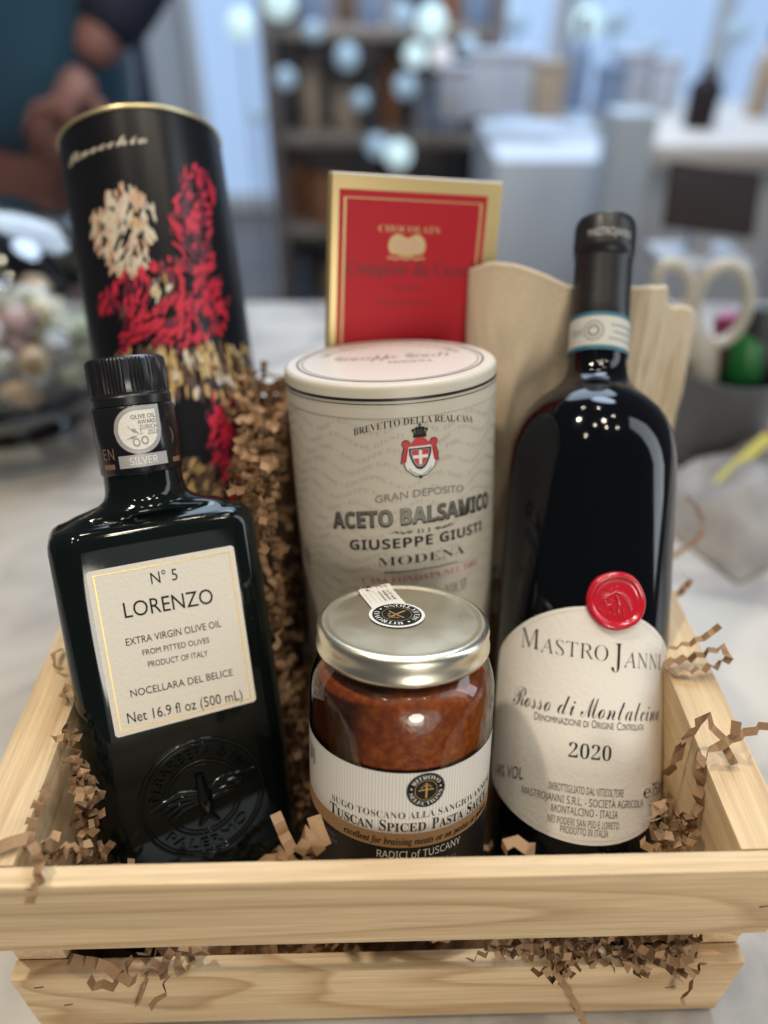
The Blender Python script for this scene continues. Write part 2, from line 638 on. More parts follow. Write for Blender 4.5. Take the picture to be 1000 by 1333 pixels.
STY = {'bold': (0x1D400, 0x1D41A, 0x1D7CE), 'roman': (0x1D434, 0x1D44E, None), 'ital': (0x1D434, 0x1D44E, None),
       'boldital': (0x1D468, 0x1D482, None), 'serif': (0x1D400, 0x1D41A, 0x1D7CE), 'script': (0x1D4D0, 0x1D4EA, None),
       'heavy': (0x1D5D4, 0x1D5EE, 0x1D7EC), 'light': (0x1D5A0, 0x1D5BA, 0x1D7E2), 'lightital': (0x1D608, 0x1D622, None)}
OFFS = {'serif': -0.013, 'roman': -0.010, 'script': -0.009, 'scriptbold': 0.0, 'heavyfat': 0.032}
_gc = {}


def glyphs(s, style, res=3):
    key = (s, style, res)
    if key in _gc:
        return _gc[key]
    st = {'scriptbold': 'script', 'heavyfat': 'heavy'}.get(style, style)
    body = ''
    for ch in s:
        if st in STY and ch.isascii() and ch.isalpha():
            u, l, d = STY[st]
            c = (u + ord(ch) - 65) if ch.isupper() else (l + ord(ch) - 97)
            body += '\u210e' if c == 0x1D455 else chr(c)
        elif st in STY and ch.isdigit() and STY[st][2]:
            body += chr(STY[st][2] + int(ch))
        else:
            body += ch
    cu = bpy.data.curves.new('lettering', 'FONT')
    cu.body = body
    cu.size = 1.0
    cu.resolution_u = res
    cu.offset = OFFS.get(style, 0.0)
    o = bpy.data.objects.new('lettering', cu)
    COL.objects.link(o)
    dg = bpy.context.evaluated_depsgraph_get()
    me = bpy.data.meshes.new_from_object(o.evaluated_get(dg))
    vs = [(v.co.x, v.co.y) for v in me.vertices]
    fs = [tuple(p.vertices) for p in me.polygons]
    bpy.data.objects.remove(o)
    bpy.data.curves.remove(cu)
    bpy.data.meshes.remove(me)
    if style == 'roman':
        vs = [(x - 0.285 * y, y) for x, y in vs]
    out = []
    for f in fs:
        a, b, c = vs[f[0]], vs[f[1]], vs[f[2]]
        cr = (b[0] - a[0]) * (c[1] - a[1]) - (b[1] - a[1]) * (c[0] - a[0])
        out.append(f if cr > 0 else tuple(reversed(f)))
    xs = [v[0] for v in vs] or [0, 1]
    _gc[key] = (vs, out, (min(xs), max(xs)))
    return _gc[key]


_ch = {}


def cap_height(style):
    if style not in _ch:
        vs, _, _ = glyphs('H', style)
        _ch[style] = max(v[1] for v in vs) - min(0.0, min(v[1] for v in vs))
    return _ch[style]


def on_cyl(R, off=0.12):
    return lambda a, z: ((R + off) * math.sin(a / R), -(R + off) * math.cos(a / R), z)


def on_flat(y, off=0.12, dz=0.0):
    return lambda x, z: (x, y - off, z + dz)


def on_top(z, off=0.12):
    return lambda x, y: (x, y, z + off)


def rotm(a, b, c):
    return Matrix.Rotation(b, 3, 'X') @ Matrix.Rotation(c, 3, 'Y') @ Matrix.Rotation(a, 3, 'Z')


def pose(T, R3, local=(0, 0, 0)):
    """matrix whose local point `local` (mm) lands on camera-frame point T (mm)"""
    p = Vector(T) - R3 @ Vector(local)
    m = R3.to_4x4()
    m.translation = Vector((p.x / 1000, p.y / 1000, p.z / 1000 + ZC))
    return m


def tag(o, label=None, cat=None, group=None, kind=None):
    if label:
        o['label'] = label
    if cat:
        o['category'] = cat
    if group:
        o['group'] = group
    if kind:
        o['kind'] = kind
    return o


def thing(name, label, cat, matrix=None, loc=None, group=None):
    o = bpy.data.objects.new(name, None)
    o.empty_display_size = 0.02
    COL.objects.link(o)
    if matrix is not None:
        o.matrix_world = matrix
    elif loc is not None:
        o.matrix_world = Matrix.Translation(loc)
    return tag(o, label, cat, group)


CP, SP = math.cos(PITCH), math.sin(PITCH)


def ray(px, py):
    """direction (world) seen at a photograph pixel, unit step along the lens axis"""
    u, v = (px - 500) / F_PX, (666.5 - py) / F_PX
    return Vector((u, CP + v * SP, -SP + v * CP))


def at(px, py, y=None, z=None):
    """point (metres) at real distance y, or at real height z"""
    d = ray(px, py)
    t = y / d.y if y is not None else (z - ZC) / d.z
    return Vector((d.x * t, d.y * t, ZC + d.z * t))


# ------------------------------------------------------------------ the table
tb = MB()
tb.box((0, 400, -20), (1900, 1000, 40), 'marble', 4)
table = thing('table', 'pale marble table top under the pine crate', 'table', loc=(0, 0, 0))
tb.build('table_top', table)
M['table_leg'] = mat('white_painted_steel', (0.7, 0.7, 0.7), 0.5)
for sx in (-1, 1):
    for y in (-50, 850):
        lg = MB()
        lg.box((sx * 880, y, -470), (50, 50, 860), 'table_leg', 3)
        lg.build('leg', table)

# ------------------------------------------------------------------ the crate
CR = Matrix.Rotation(0.0236, 3, 'Z')
CT = (-0.68, 121.2, -243.0)
H, TH, GAP, END, DEP = 45.8, 7.4, 24.0, 19.0, 272.0
crate = thing('wooden_crate', 'unfinished pine crate with slatted front holding the bottles, jar and boxes', 'crate',
              matrix=pose(CT, CR, (0, 0, 2 * H + GAP + 0.4)))
ZT = 2 * H + GAP + 0.4                           # top of the crate in its own frame


def slat(y, ztop, key, name, label=None, nails=(), wob=0):
    rng = random.Random(int(ztop * 10 + y))
    nx, vs, fs = 70, [], []
    hw, b = 140.0, 0.9
    prof = [(0, -b), (b * 0.3, -b * 0.3), (b, 0), (TH / 2, 0.0), (TH - b, 0), (TH - b * 0.3, -b * 0.3), (TH, -b), (TH, -H / 2), (TH, -H + b), (TH - b, -H), (b, -H), (0, -H + b), (0, -H / 2)]
    np_ = len(prof)
    for i in range(nx + 1):
        x = -hw + 2 * hw * i / nx
        wz = 0.35 * noise.noise(Vector((x * 0.02, y, ztop))) + 0.22 * noise.noise(Vector((x * 0.2, y + 5, ztop)))
        for k, (py, pz) in enumerate(prof):
            chip = 0
            if k in (0, 1, 2):
                chip = -0.9 * max(0, noise.noise(Vector((x * 0.16, y + k * 0.1, ztop * 3))) - 0.18)
            vs.append((x, y + py - (chip if k == 0 else 0) * 0.3, ztop + pz + wz * (1 if k < 7 else 0.6) + chip))
    for i in range(nx):
        for k in range(np_):
            l = (k + 1) % np_
            fs.append((i * np_ + k, (i + 1) * np_ + k, (i + 1) * np_ + l, i * np_ + l))
    fs.append(tuple(range(np_)))
    fs.append(tuple(nx * np_ + k for k in reversed(range(np_))))
    fs = [tuple(reversed(f)) for f in fs]
    m_ = MB()
    m_.add(vs, fs, key, True)
    o = m_.build(name, crate, sharp=30)
    if label:
        o['label'] = label
    if nails:
        for (nx_, nz_, rot_) in nails:
            q = MB()
            q.box((nx_, y + 0.05, nz_), (4.2, 0.5, 0.9), 'nail', 0.2, 1, Matrix.Rotation(rot_, 3, 'Y'))
            q.build('staple', o)
    return o


slat(0, ZT, 'pine_top', 'slat', 'upper front slat, streaked with straight brown grain', nails=((133.5, ZT - 24.5, -0.3), (-139.0, ZT - 32, 0.0)))
slat(0, ZT - H - GAP, 'pine_low', 'slat', 'lower front slat with broad tan grain figure',
     nails=((-131, ZT - H - GAP - 7, -0.25), (-124, ZT - H - GAP - 24, -0.3), (122, ZT - H - GAP - 8, -0.2), (116, ZT - H - GAP - 22, -0.3)))
slat(DEP - TH, ZT, 'pine_top', 'slat')
slat(DEP - TH, ZT - H - GAP, 'pine_low', 'slat')
for s in (-1, 1):
    q = MB()
    q.box((s * (140 - END / 2), DEP / 2, ZT / 2 + 0.2), (END, DEP - 2 * TH - 0.4, ZT - 0.6), 'pine_side', 0.8)
    q.build('end_board', crate)
q = MB()
q.box((0, DEP / 2, 4), (280 - 2 * END - 0.6, DEP - 2 * TH - 0.6, 6), 'pine_side', 0.4)
q.build('base_board', crate)

# ------------------------------------------------------------------ olive oil bottle
OS = 0.96
RO = rotm(0.4067, -0.4838, -0.1110)
TO = tuple(OS * c for c in (-85.094, 212.941, -229.191))
oil = thing('olive_oil_bottle', 'square-shouldered dark green olive oil bottle with a cream gold-bordered label', 'bottle',
            matrix=pose(TO, RO, (0, -22 * OS, 134 * OS)))


ZL = 134                                         # height of the label centre above the base


def k_(v):
    return tuple(OS * c for c in v)


def round_rect(hx, hy, rc, n=8, flat=5):
    pts = []
    cs = [(hx - rc, hy - rc, 0), (-(hx - rc), hy - rc, 90), (-(hx - rc), -(hy - rc), 180), (hx - rc, -(hy - rc), 270)]
    for cx, cy, a0 in cs:
        for i in range(n + 1):
            a = math.radians(a0 + 90 * i / n)
            pts.append((cx + rc * math.cos(a), cy + rc * math.sin(a)))
    out = []
    for i, p in enumerate(pts):
        out.append(p)
        q_ = pts[(i + 1) % len(pts)]
        if (i + 1) % (n + 1) == 0:
            for j in range(1, flat):
                out.append((p[0] + (q_[0] - p[0]) * j / flat, p[1] + (q_[1] - p[1]) * j / flat))
    return out


base_rr = round_rect(41.5, 22, 12)
angs = [math.atan2(p[1] / 22, p[0] / 41.5) for p in base_rr]
levels = []                                      # (z, inset, hx scale, morph to circle, circle radius)
for z, ins in ((0, 5), (0.6, 2.5), (2.2, 0.8), (5, 0), (20, 0), (60, 0), (120, 0), (176, 0), (179, 0.35), (181.4, 1.3), (183.2, 2.9), (184.4, 5.0)):
    levels.append((z, ins, 0.0, 0))
levels += [(185.6, 8, 0.12, 26), (187, 8, 0.40, 24), (188.6, 8, 0.75, 21.5), (190.2, 8, 0.94, 19.0), (192.2, 8, 1.0, 17.4), (194.5, 8, 1, 16.4), (197.5, 8, 1, 16.0), (204, 8, 1, 15.9)]
vs, fs = [], []
nn = len(base_rr)
for z, ins, mo, rc in levels:
    hx = 41.5 - ins + (1.0 - z / 182) * 0.8 * (1 - mo)
    hy = 22 - ins
    rr = round_rect(max(hx, 13), max(hy, 12.5), max(3, 12 - ins * 0.6) if hy > 12 else 12)
    for i in range(nn):
        p = rr[i]
        a = math.atan2(p[1], p[0])
        c = (rc * math.cos(a), rc * math.sin(a))
        vs.append((p[0] * (1 - mo) + c[0] * mo, p[1] * (1 - mo) + c[1] * mo, z))
for j in range(len(levels) - 1):
    for i in range(nn):
        l = (i + 1) % nn
        fs.append((j * nn + i, j * nn + l, (j + 1) * nn + l, (j + 1) * nn + i))
fs.append(tuple(reversed(range(nn))))
b_ = MB()
b_.add([k_(v) for v in vs], fs, 'oil_glass', True)
b_.build('glass', oil, sharp=75)

NX = 1.6                                         # the neck stands a touch off centre
s_ = MB()
zs = ZL + 68.7
s_.lathe([(16.2 * OS, zs * OS), (16.7 * OS, (zs + 0.8) * OS), (16.7 * OS, (ZL + 95) * OS), (15.9 * OS, (ZL + 96.2) * OS)], 'sleeve', 96)
f_ = lambda a, z: on_cyl(16.7 * OS, 0.10)(a * OS, (z + ZL) * OS)
s_.text('EN', -17.5, -11.8, 75.5, 4.4, 'copper_ink', f_, 'light')
s_.text(')', 13.4, 15.2, 81, 5, 'copper_ink', f_, 'light')
for (a0, a1) in ((-18, -12.2), (12.6, 18)):
    s_.sheet(a0, a1, 6, 1, lambda u: (71.6, 73.6), 'copper_ink', f_)
s_.build('neck_sleeve', oil, sharp=50)

aw = MB()
fa = lambda a, z: on_cyl(16.7 * OS, 0.14)(a * OS, (z + ZL) * OS)
fb = lambda a, z: on_cyl(16.7 * OS, 0.20)(a * OS, (z + ZL) * OS)
fc = lambda a, z: on_cyl(16.7 * OS, 0.27)(a * OS, (z + ZL) * OS)


def drop(c, r, n=40):
    pts = [(c[0] + r, c[1] + r)]
    for i in range(n + 1):
        a = math.radians(90 + 270 * i / n)
        pts.append((c[0] + r * math.cos(a), c[1] + r * math.sin(a)))
    return pts


DC = (-0.6, 86.2)


def drop_sheet(mb, c, r, key, fn):
    pts = drop(c, r)
    # cut in vertical slices so that it follows the round neck
    def span(u):
        ys = []
        for i in range(len(pts)):
            a, b = pts[i], pts[(i + 1) % len(pts)]
            if (a[0] - u) * (b[0] - u) <= 0 and a[0] != b[0]:
                t = (u - a[0]) / (b[0] - a[0])
                ys.append(a[1] + (b[1] - a[1]) * t)
        return (min(ys), max(ys)) if ys else (c[1], c[1] + 0.01)
    mb.sheet(c[0] - r + 0.02, c[0] + r - 0.02, 30, 2, span, key, fn)


drop_sheet(aw, DC, 9.5, 'silver_dark', fa)
drop_sheet(aw, DC, 9.3, 'silver', (lambda a, z: on_cyl(16.7 * OS, 0.17)(a * OS, (z + ZL) * OS)))
drop_sheet(aw, DC, 8.0, 'silver_dark', fb)
drop_sheet(aw, DC, 7.75, 'paper_white', lambda a, z: on_cyl(16.7 * OS, 0.23)(a * OS, (z + ZL) * OS))
aw.sheet(-10.0, 9.6, 20, 1, lambda u: (71.6, 76.6), 'silver', fb)
aw.text('SILVER', -5.6, 5.2, 72.7, 2.9, 'white_ink', fc, 'light')
for i, (t, x0) in enumerate((('OLIVE OIL', -2.7), ('AWARD', -0.4), ('ZURICH', 0.0), ('2023', 3.0))):
    aw.text(t, x0, 6.9, 90.6 - i * 2.15, 1.65, 'ink', fc, 'light' if i > 1 else 'sans', res=2)
for (cx, cy) in ((-1.9, 81.4), (1.4, 81.9)):
    aw.disc((cx, cy), 1.75, 'silver_dark', fc, 20, 0.85)
for (x0, y0, x1, y1, wd) in ((-0.3, 84.4, -4.6, 88.3, 1.0), (-1.0, 84.0, -5.6, 82.8, 0.9), (-0.2, 84.6, 0.9, 87.0, 0.5)):
    dx, dy = x1 - x0, y1 - y0
    aw.poly([(x0, y0), (x0 + dx * 0.45 - dy * 0.14 * wd, y0 + dy * 0.45 + dx * 0.14 * wd), (x1, y1), (x0 + dx * 0.45 + dy * 0.14 * wd, y0 + dy * 0.45 - dx * 0.14 * wd)], 'silver_dark', fc)
aw.stroke([(-2.5, 83.4), (0.5, 84.6), (3.6, 85.8)], 0.3, 'silver_dark', fc)
o = aw.build('award_sticker', oil)

c_ = MB()


def knurl(r, z, a):
    if ZL + 101.3 < z / OS < ZL + 114.2:
        return r + 0.22 * OS * (1 if int(a / (2 * PI) * 192) % 3 else -0.9)
    return r


zc = ZL
prof = [(15.4, zc + 96.0), (16.2, zc + 96.4), (16.3, zc + 99.6), (15.9, zc + 100.2), (15.75, zc + 101.0), (15.75, zc + 101.4), (15.7, zc + 107), (15.6, zc + 114), (15.2, zc + 114.9), (14.4, zc + 115.5), (12.6, zc + 115.7), (11.9, zc + 115.3), (0.01, zc + 115.2)]
c_.lathe([(r * OS, z * OS) for r, z in prof], 'black_plastic', 192, rfun=knurl)
c_.build('cap', oil, sharp=30)

fl = on_flat(-22 * OS, 0.18)
P = lambda x, z: fl(x * OS, (z + ZL) * OS)
fl2 = on_flat(-22 * OS, 0.26)
P2 = lambda x, z: fl2(x * OS, (z + ZL) * OS)
lb = MB()
lw, lh, lc = 29.0, 34.6, 1.0
lb.poly([(-lw + lc, -lh), (lw - lc, -lh), (lw, -lh + lc), (lw, lh - lc), (lw - lc, lh), (-lw + lc, lh), (-lw, lh - lc), (-lw, -lh + lc)], 'paper', P)
lb.stroke([(-26.6, -32.4), (26.8, -32.8), (26.8, 32.0), (-26.6, 32.4)], 0.55, 'gold_ink', P2, True)
tl = lambda k=-0.03: (lambda x: k * x)
lb.text('N° 5', -5.6, 4.8, 24.8, 4.7, 'ink', P2, 'sans', tl(-0.02))
lb.text('LORENZO', -17.7, 17.5, 12.7, 6.3, 'ink', P2, 'sans', tl(-0.04))
lb.text('EXTRA VIRGIN OLIVE OIL', -19, 19.1, 1.7, 2.95, 'ink', P2, 'sans', tl(-0.022))
lb.text('FROM PITTED OLIVES', -13.4, 13.3, -3.8, 2.35, 'ink', P2, 'sans', tl(-0.034))
lb.text('PRODUCT OF ITALY', -12.1, 11.9, -9.2, 2.4, 'ink', P2, 'sans', tl(-0.045))
lb.text('NOCELLARA DEL BELICE', -20.6, 20.8, -20.0, 3.0, 'ink', P2, 'sans', tl(-0.036))
lb.text('Net 16.9 fl oz (500 mL)', -23.4, 23.4, -31.0, 4.4, 'ink', P2, 'sans', tl(-0.05))
lb.build('front_label', oil)

# moulded seal under the label
em = MB()
E0 = (0.8, -70.5)


def relief(mb, pts, hgt, key, closed=False, wd=0.8):
    p3 = [(x * OS, -22 * OS - hgt * 0.15, (z + ZL) * OS) for x, z in pts]
    mb.tube(p3, wd * OS * 0.5, key, 8, closed)


for r, wd in ((26.0, 1.3), (24.3, 0.7), (16.5, 1.0), (14.8, 0.6)):
    relief(em, [(E0[0] + r * math.cos(2 * PI * i / 80), E0[1] + r * math.sin(2 * PI * i / 80)) for i in range(80)], 1.6, 'oil_glass', True, wd)


def solid_text(mb, s, c, r, a0, a1, h, style, inward):
    """raised letters: front faces plus walls"""
    vs2, fs2, (x0, x1) = glyphs(s, style, 2)
    kk = h / cap_height(style)
    def place(vx, vy, d):
        t = (vx - x0) / (x1 - x0)
        a = math.radians(a0 + (a1 - a0) * t)
        rr = r - vy * kk if inward else r + vy * kk
        return ((c[0] + rr * math.sin(a)) * OS, -22 * OS - d, (c[1] + rr * math.cos(a) + ZL) * OS)
    n = len(vs2)
    cnt = {}
    for f in fs2:
        for i in range(len(f)):
            e = (f[i], f[(i + 1) % len(f)])
            cnt[e] = 1
    edges = [e for e in cnt if (e[1], e[0]) not in cnt]
    V = [place(x, y, 1.0) for x, y in vs2] + [place(x, y, -0.1) for x, y in vs2]
    mb.add(V, [tuple(f) for f in fs2] + [(a, a + n, b + n, b) for a, b in edges], 'oil_glass')


solid_text(em, 'M.BARBERA & FIGLI', E0, 18.2, -78, 84, 4.3, 'sans', False)
solid_text(em, 'PALERMO', E0, 22.6, 232, 128, 4.0, 'sans', True)
# dove with spread wings
body = [(E0[0] - 0.2, E0[1] + 10.5), (E0[0] - 0.1, E0[1] + 7), (E0[0] + 0.5, E0[1] + 2), (E0[0] + 1.0, E0[1] - 4), (E0[0] + 1.2, E0[1] - 9)]
em.tube([(x * OS, -22 * OS - 0.2, (z + ZL) * OS) for x, z in body], [2.2 * OS, 2.0 * OS, 3.4 * OS, 3.0 * OS, 1.2 * OS], 'oil_glass', 12)
for s in (-1, 1):
    for j in range(4):
        w0 = [(E0[0] + s * 2, E0[1] + 3 - j * 1.4), (E0[0] + s * 9, E0[1] + 6.5 - j * 2.4 - (0.0 if s > 0 else 1.5)), (E0[0] + s * (23 - j * 3), E0[1] + 6.5 - j * 2.3 - (0.0 if s > 0 else 6))]
        em.tube([(x * OS, -22 * OS - 0.1, (z + ZL) * OS) for x, z in w0], [1.3 * OS, 1.5 * OS, 0.5 * OS], 'oil_glass', 8)
    em.tube([((E0[0] + 1 + s * t * 3.2) * OS, -22 * OS - 0.1, (E0[1] - 8 - t * 3 + ZL) * OS) for t in (0, 0.5, 1, 1.4)], [1.2 * OS, 1.5 * OS, 1.3 * OS, 0.6 * OS], 'oil_glass', 8)
em.build('moulded_seal', oil, sharp=60)

# ------------------------------------------------------------------ wine bottle
RW = rotm(0, -0.740, 0.083)
BW = (81.276, 168.826, -327.971)
wine = thing('wine_bottle', 'dark red wine bottle with black capsule, white label and red wax seal', 'bottle', matrix=pose(BW, RW))
q = MB()
prof = [(0.01, 22), (10, 20), (20, 12), (29, 3), (32, 0.4), (34.5, 0.2), (36.4, 1.6), (37.5, 5), (37.5, 60), (37.5, 120), (37.5, 178), (37.2, 184), (36.6, 189), (35.5, 194.5), (33.9, 199), (31.6, 203.5), (28.6, 207.6), (25.2, 211), (21.6, 214), (18.2, 216.8), (15.6, 220), (14.2, 223.5), (13.4, 228), (13.1, 250), (12.8, 294)]
q.lathe(prof, 'wine_glass', 128)
q.build('glass', wine, sharp=70)
q = MB()
q.lathe([(13.2, 232.5), (13.55, 233), (13.4, 255), (13.25, 277), (13.4, 279.2), (14.0, 280), (14.2, 283), (14.2, 293), (13.9, 295.6), (13.2, 297.2), (11.4, 297.9), (0.01, 298)], 'black_foil', 96)
q.text('MASTROJANNI', -11.6, 9.5, 285.2, 3.8, 'silver', on_cyl(14.2, 0.12), 'sans')
q.build('capsule', wine, sharp=40)
q = MB()
fn = on_cyl(13.6, 0.16)
q.sheet(-42, 42, 60, 1, lambda u: (232.0, 249.4), 'band_paper', fn)
fn2 = on_cyl(13.6, 0.24)
q.sheet(-42, 42, 60, 1, lambda u: (232.0, 233.9), 'blue_stripe', fn2)
q.sheet(-42, 42, 60, 1, lambda u: (247.6, 249.4), 'blue_stripe', fn2)
rg = random.Random(5)
for zz, a0, a1 in ((243.6, 2, 15), (240.4, 3, 18), (237.2, 1, 17)):
    a = a0
    while a < a1:
        l = rg.uniform(0.8, 2.2)
        q.stroke([(a, zz), (a + l, zz)], 0.75, 'ink_soft', fn2)
        a += l + 0.5
q.ring((-6, 240.6), 4.3, 0.6, 'ink_soft', fn2, 32)
q.ring((-6, 240.6), 2.3, 1.0, 'ink_soft', fn2, 24)
q.text('DOC', -17.0, -10.5, 238.6, 3.6, 'ink_soft', fn2, 'serif')
q.build('neck_band', wine)

q = MB()
A0 = -3.6


def wl(u):
    d = abs(u)
    top = 116.6 - 0.0096 * d * d
    bot = 22.6 + 0.0068 * d * d
    if d > 46.5:
        t = (d - 46.5) / 3.0
        top -= 6.5 * (1 - math.sqrt(max(0, 1 - t * t)))
        bot += 6.5 * (1 - math.sqrt(max(0, 1 - t * t)))
    return bot, top


fw_ = lambda u, z: on_cyl(37.5, 0.22)(u + A0, z)
fi = lambda u, z: on_cyl(37.5, 0.32)(u, z)
q.sheet(-49.5, 49.5, 99, 6, wl, 'paper_white', fw_)
for sgn in (0, 1):                              # pressed border line
    q.stroke([(A0 + u * 0.965, (wl(u)[sgn] + (1.5 if sgn == 0 else -1.5))) for u in [i * 1.5 - 46.5 for i in range(63)]], 0.22, 'stripe', fi)
q.text('M', -36.0, -26.3, 96.6, 8.3, 'ink', fi, 'roman')
q.text('ASTRO', -26.0, 1.6, 95.9, 6.0, 'ink', fi, 'roman', lambda x: -0.03 * (x + 26))
q.text('J', 3.2, 7.6, 91.0, 11.5, 'ink', fi, 'roman')
q.text('ANNI', 8.2, 30.0, 93.2, 6.3, 'ink', fi, 'roman', lambda x: -0.03 * (x - 8))
q.text('Rosso di Montalcino', -38.0, 30.8, 72.0, 8.0, 'ink', fi, 'script', lambda x: -0.012 * x)
q.text('D', -26.6, -24.7, 68.2, 3.1, 'ink', fi, 'sans')
q.text('ENOMINAZIONE DI ', -24.4, -4.6, 68.2, 2.5, 'ink', fi, 'sans')
q.text('O', -3.4, -1.4, 68.2, 3.1, 'ink', fi, 'sans')
q.text('RIGINE', -1.1, 5.6, 68.2, 2.5, 'ink', fi, 'sans')
q.text('C', 6.9, 8.7, 68.1, 3.1, 'ink', fi, 'sans')
q.text('ONTROLLATA', 9.0, 20.0, 68.1, 2.5, 'ink', fi, 'sans')
q.text('2020', -11.6, 5.2, 55.8, 5.6, 'ink', fi, 'serif')
q.text('14% VOL', -47.3, -30.1, 40.3, 5.0, 'ink', fi, 'sans', lambda x: 0.2 * (x + 47) * 0.8)
q.text('IMBOTTIGLIATO DAL VITICOLTORE', -18.7, 11.6, 42.0, 2.9, 'ink', fi, 'light')
q.text('MASTROJANNI S.R.L. - SOCIETÀ AGRICOLA', -30.2, 22.2, 37.6, 2.9, 'ink', fi, 'light')
q.text('MONTALCINO - ITALIA', -17.0, 9.5, 33.6, 2.9, 'ink', fi, 'light')
q.text('NEI PODERI SAN PIO E LORETO', -18.2, 10.2, 29.4, 2.7, 'ink', fi, 'light')
q.text('PRODOTTO IN ITALIA', -13.0, 5.8, 26.2, 2.7, 'ink', fi, 'light')
q.text('℮', 22.2, 27.0, 41.0, 4.6, 'ink', fi, 'sans')
q.text('750mL', 28.0, 43.5, 41.0, 5.2, 'ink', fi, 'light')
q.build('front_label', wine)

# wax seal pressed over the top edge of the label
q = MB()
SC, SR = (3.4, 119.4), 12.2
rad = [(0, 1.7), (3, 1.7), (6, 1.65), (8.2, 1.6), (9.0, 1.75), (9.6, 2.6), (10.3, 3.0), (11.2, 2.8), (11.9, 1.9), (12.2, 0.6), (12.2, 0.0)]
seg = 72
vs, fs = [], []
for r, h in rad:
    for i in range(seg):
        a = 2 * PI * i / seg
        rr = r * (1 + (0.045 * noise.noise(Vector((math.cos(a) * 1.3, math.sin(a) * 1.3, 4.2))) if r > 9 else 0))
        vs.append(on_cyl(37.5, 0.35 + h)(SC[0] + rr * math.cos(a), SC[1] + rr * math.sin(a)))
for j in range(len(rad) - 1):
    for i in range(seg):
        l = (i + 1) % seg
        fs.append((j * seg + i, (j + 1) * seg + i, (j + 1) * seg + l, j * seg + l))
q.add(vs, fs, 'wax', True)
sl = q.build('wax_seal', wine, sharp=60)
q = MB()


def crest_line(pts, wd, hgt=2.0):
    q.tube([on_cyl(37.5, hgt)(SC[0] + x, SC[1] + y) for x, y in pts], wd, 'wax', 8)


# pressed beast head with beak, mane and wing feathers over an initial
for i in range(6):
    a = math.radians(95 + i * 24)
    crest_line([(-2.6, 2.6), (-2.6 + 2.4 * math.cos(a), 2.6 + 2.0 * math.sin(a)), (-2.8 + 4.2 * math.cos(a), 2.4 + 3.0 * math.sin(a))], [0.35, 0.5, 0.2])
crest_line([(-5, 1.5), (-3.2, 2.6), (-1.0, 4.0), (1.4, 3.6), (3.6, 2.2), (5.4, 0.4)], [0.3, 0.6, 0.7, 0.7, 0.6, 0.3])
crest_line([(-5.2, 0.6), (-4.6, -1.2), (-3.0, -1.8), (-1.8, -0.6), (-2.6, 0.6)], 0.4)
crest_line([(-1.2, 4.4), (-0.6, 6.4), (0.6, 6.2)], 0.35)
for i in range(7):
    crest_line([(1.0 + i * 0.75, 3.2 - i * 0.35), (3.0 + i * 0.5, 1.6 - i * 0.75), (5.6 + i * 0.12, 1.6 - i * 0.85)], [0.3, 0.45, 0.25])
crest_line([(-0.8, 2.6), (0.2, 0.2), (1.0, -1.4)], [0.5, 0.8, 0.5])
crest_line([(-3.8, -6.4), (-2.4, -2.6), (-0.8, -6.0), (0.6, -2.2), (1.4, -6.4)], 0.55)
crest_line([(2.2, -2.4), (2.9, -6.2)], 0.55)
crest_line([(-7.0, -3.4), (-5.4, -4.6), (-4.2, -4.9)], 0.3)
q.build('stamped_emblem', sl, sharp=60)

# ------------------------------------------------------------------ balsamic canister
KS = 1.02
RC = rotm(0, -0.245, -0.042)
TC = tuple(KS * c for c in (2.685, 296.143, -144.489))
CH = 205.0
can = thing('balsamic_canister', 'tall ivory cardboard canister with crest and balsamic lettering', 'canister', matrix=pose(TC, RC, (0, 0, CH * KS)))
kk = lambda r, z: (r * KS, (z + CH) * KS)
q = MB()
q.lathe([kk(0.01, -CH + 1), kk(44, -CH + 1), kk(45, -CH), kk(45, -CH + 2), kk(45, -100), kk(45, -13)], 'canister', 128)
fn = lambda a, z: on_cyl(45 * KS, 0.10)(a * KS, (z + CH) * KS)
f2 = lambda a, z: on_cyl(45 * KS, 0.17)(a * KS, (z + CH) * KS)
f3 = lambda a, z: on_cyl(45 * KS, 0.24)(a * KS, (z + CH) * KS)
f4 = lambda a, z: on_cyl(45 * KS, 0.30)(a * KS, (z + CH) * KS)
row = 'GIUSEPPE GIUSTI • DAL 1605 • ' * 3
rp = lambda x: 0.0
for i in range(15):
    zb = -17.5 - i * 5.6
    ph = 0.9 * i
    sh = (i % 2) * 21.0 - (i * 7.0) % 11
    q.text(row, -76 - sh * 0.3, 84 - sh * 0.3, zb, 1.75, 'canister_print', fn, 'serif', (lambda p: (lambda x: 2.3 * math.sin((x) * 0.235 + p)))(ph), res=1)
arch = lambda k, c=10.3: (lambda x: -k * (x - c) ** 2)
q.text('BREVETTO DELLA REAL CASA', -15.3, 35.8, -15.6, 2.7, 'ink', f2, 'serif', arch(0.0066))
q.text('GRAN DEPOSITO', -8.0, 30.2, -45.8, 3.1, 'ink_soft', f2, 'sans', arch(0.006, 11))
q.text('ACETO BALSAMICO', -27.8, 49.6, -57.5, 7.6, 'ink', f2, 'heavyfat', arch(0.0026, 11))
q.text('ACETO BALSAMICO', -27.2, 49.0, -57.05, 6.7, 'foil_grey', f3, 'heavy', arch(0.0026, 11))
q.text('D I', 8.6, 14.4, -62.0, 2.0, 'foil_dark', f2, 'serif')
for s in (-1, 1):
    for j in range(3):
        cx = 11.5 + s * (6.0 + j * 2.6)
        q.stroke([(cx + s * 0.25 * t * math.cos(t * 1.6), -61.0 + 0.16 * t * math.sin(t * 1.6 + j)) for t in [k * 0.35 for k in range(14)]], 0.35, 'foil_dark', f2)
    q.stroke([(11.5 + s * (4.5 + k * 1.0), -61.0 + 0.55 * math.sin(k * 1.1)) for k in range(10)], 0.3, 'foil_dark', f2)
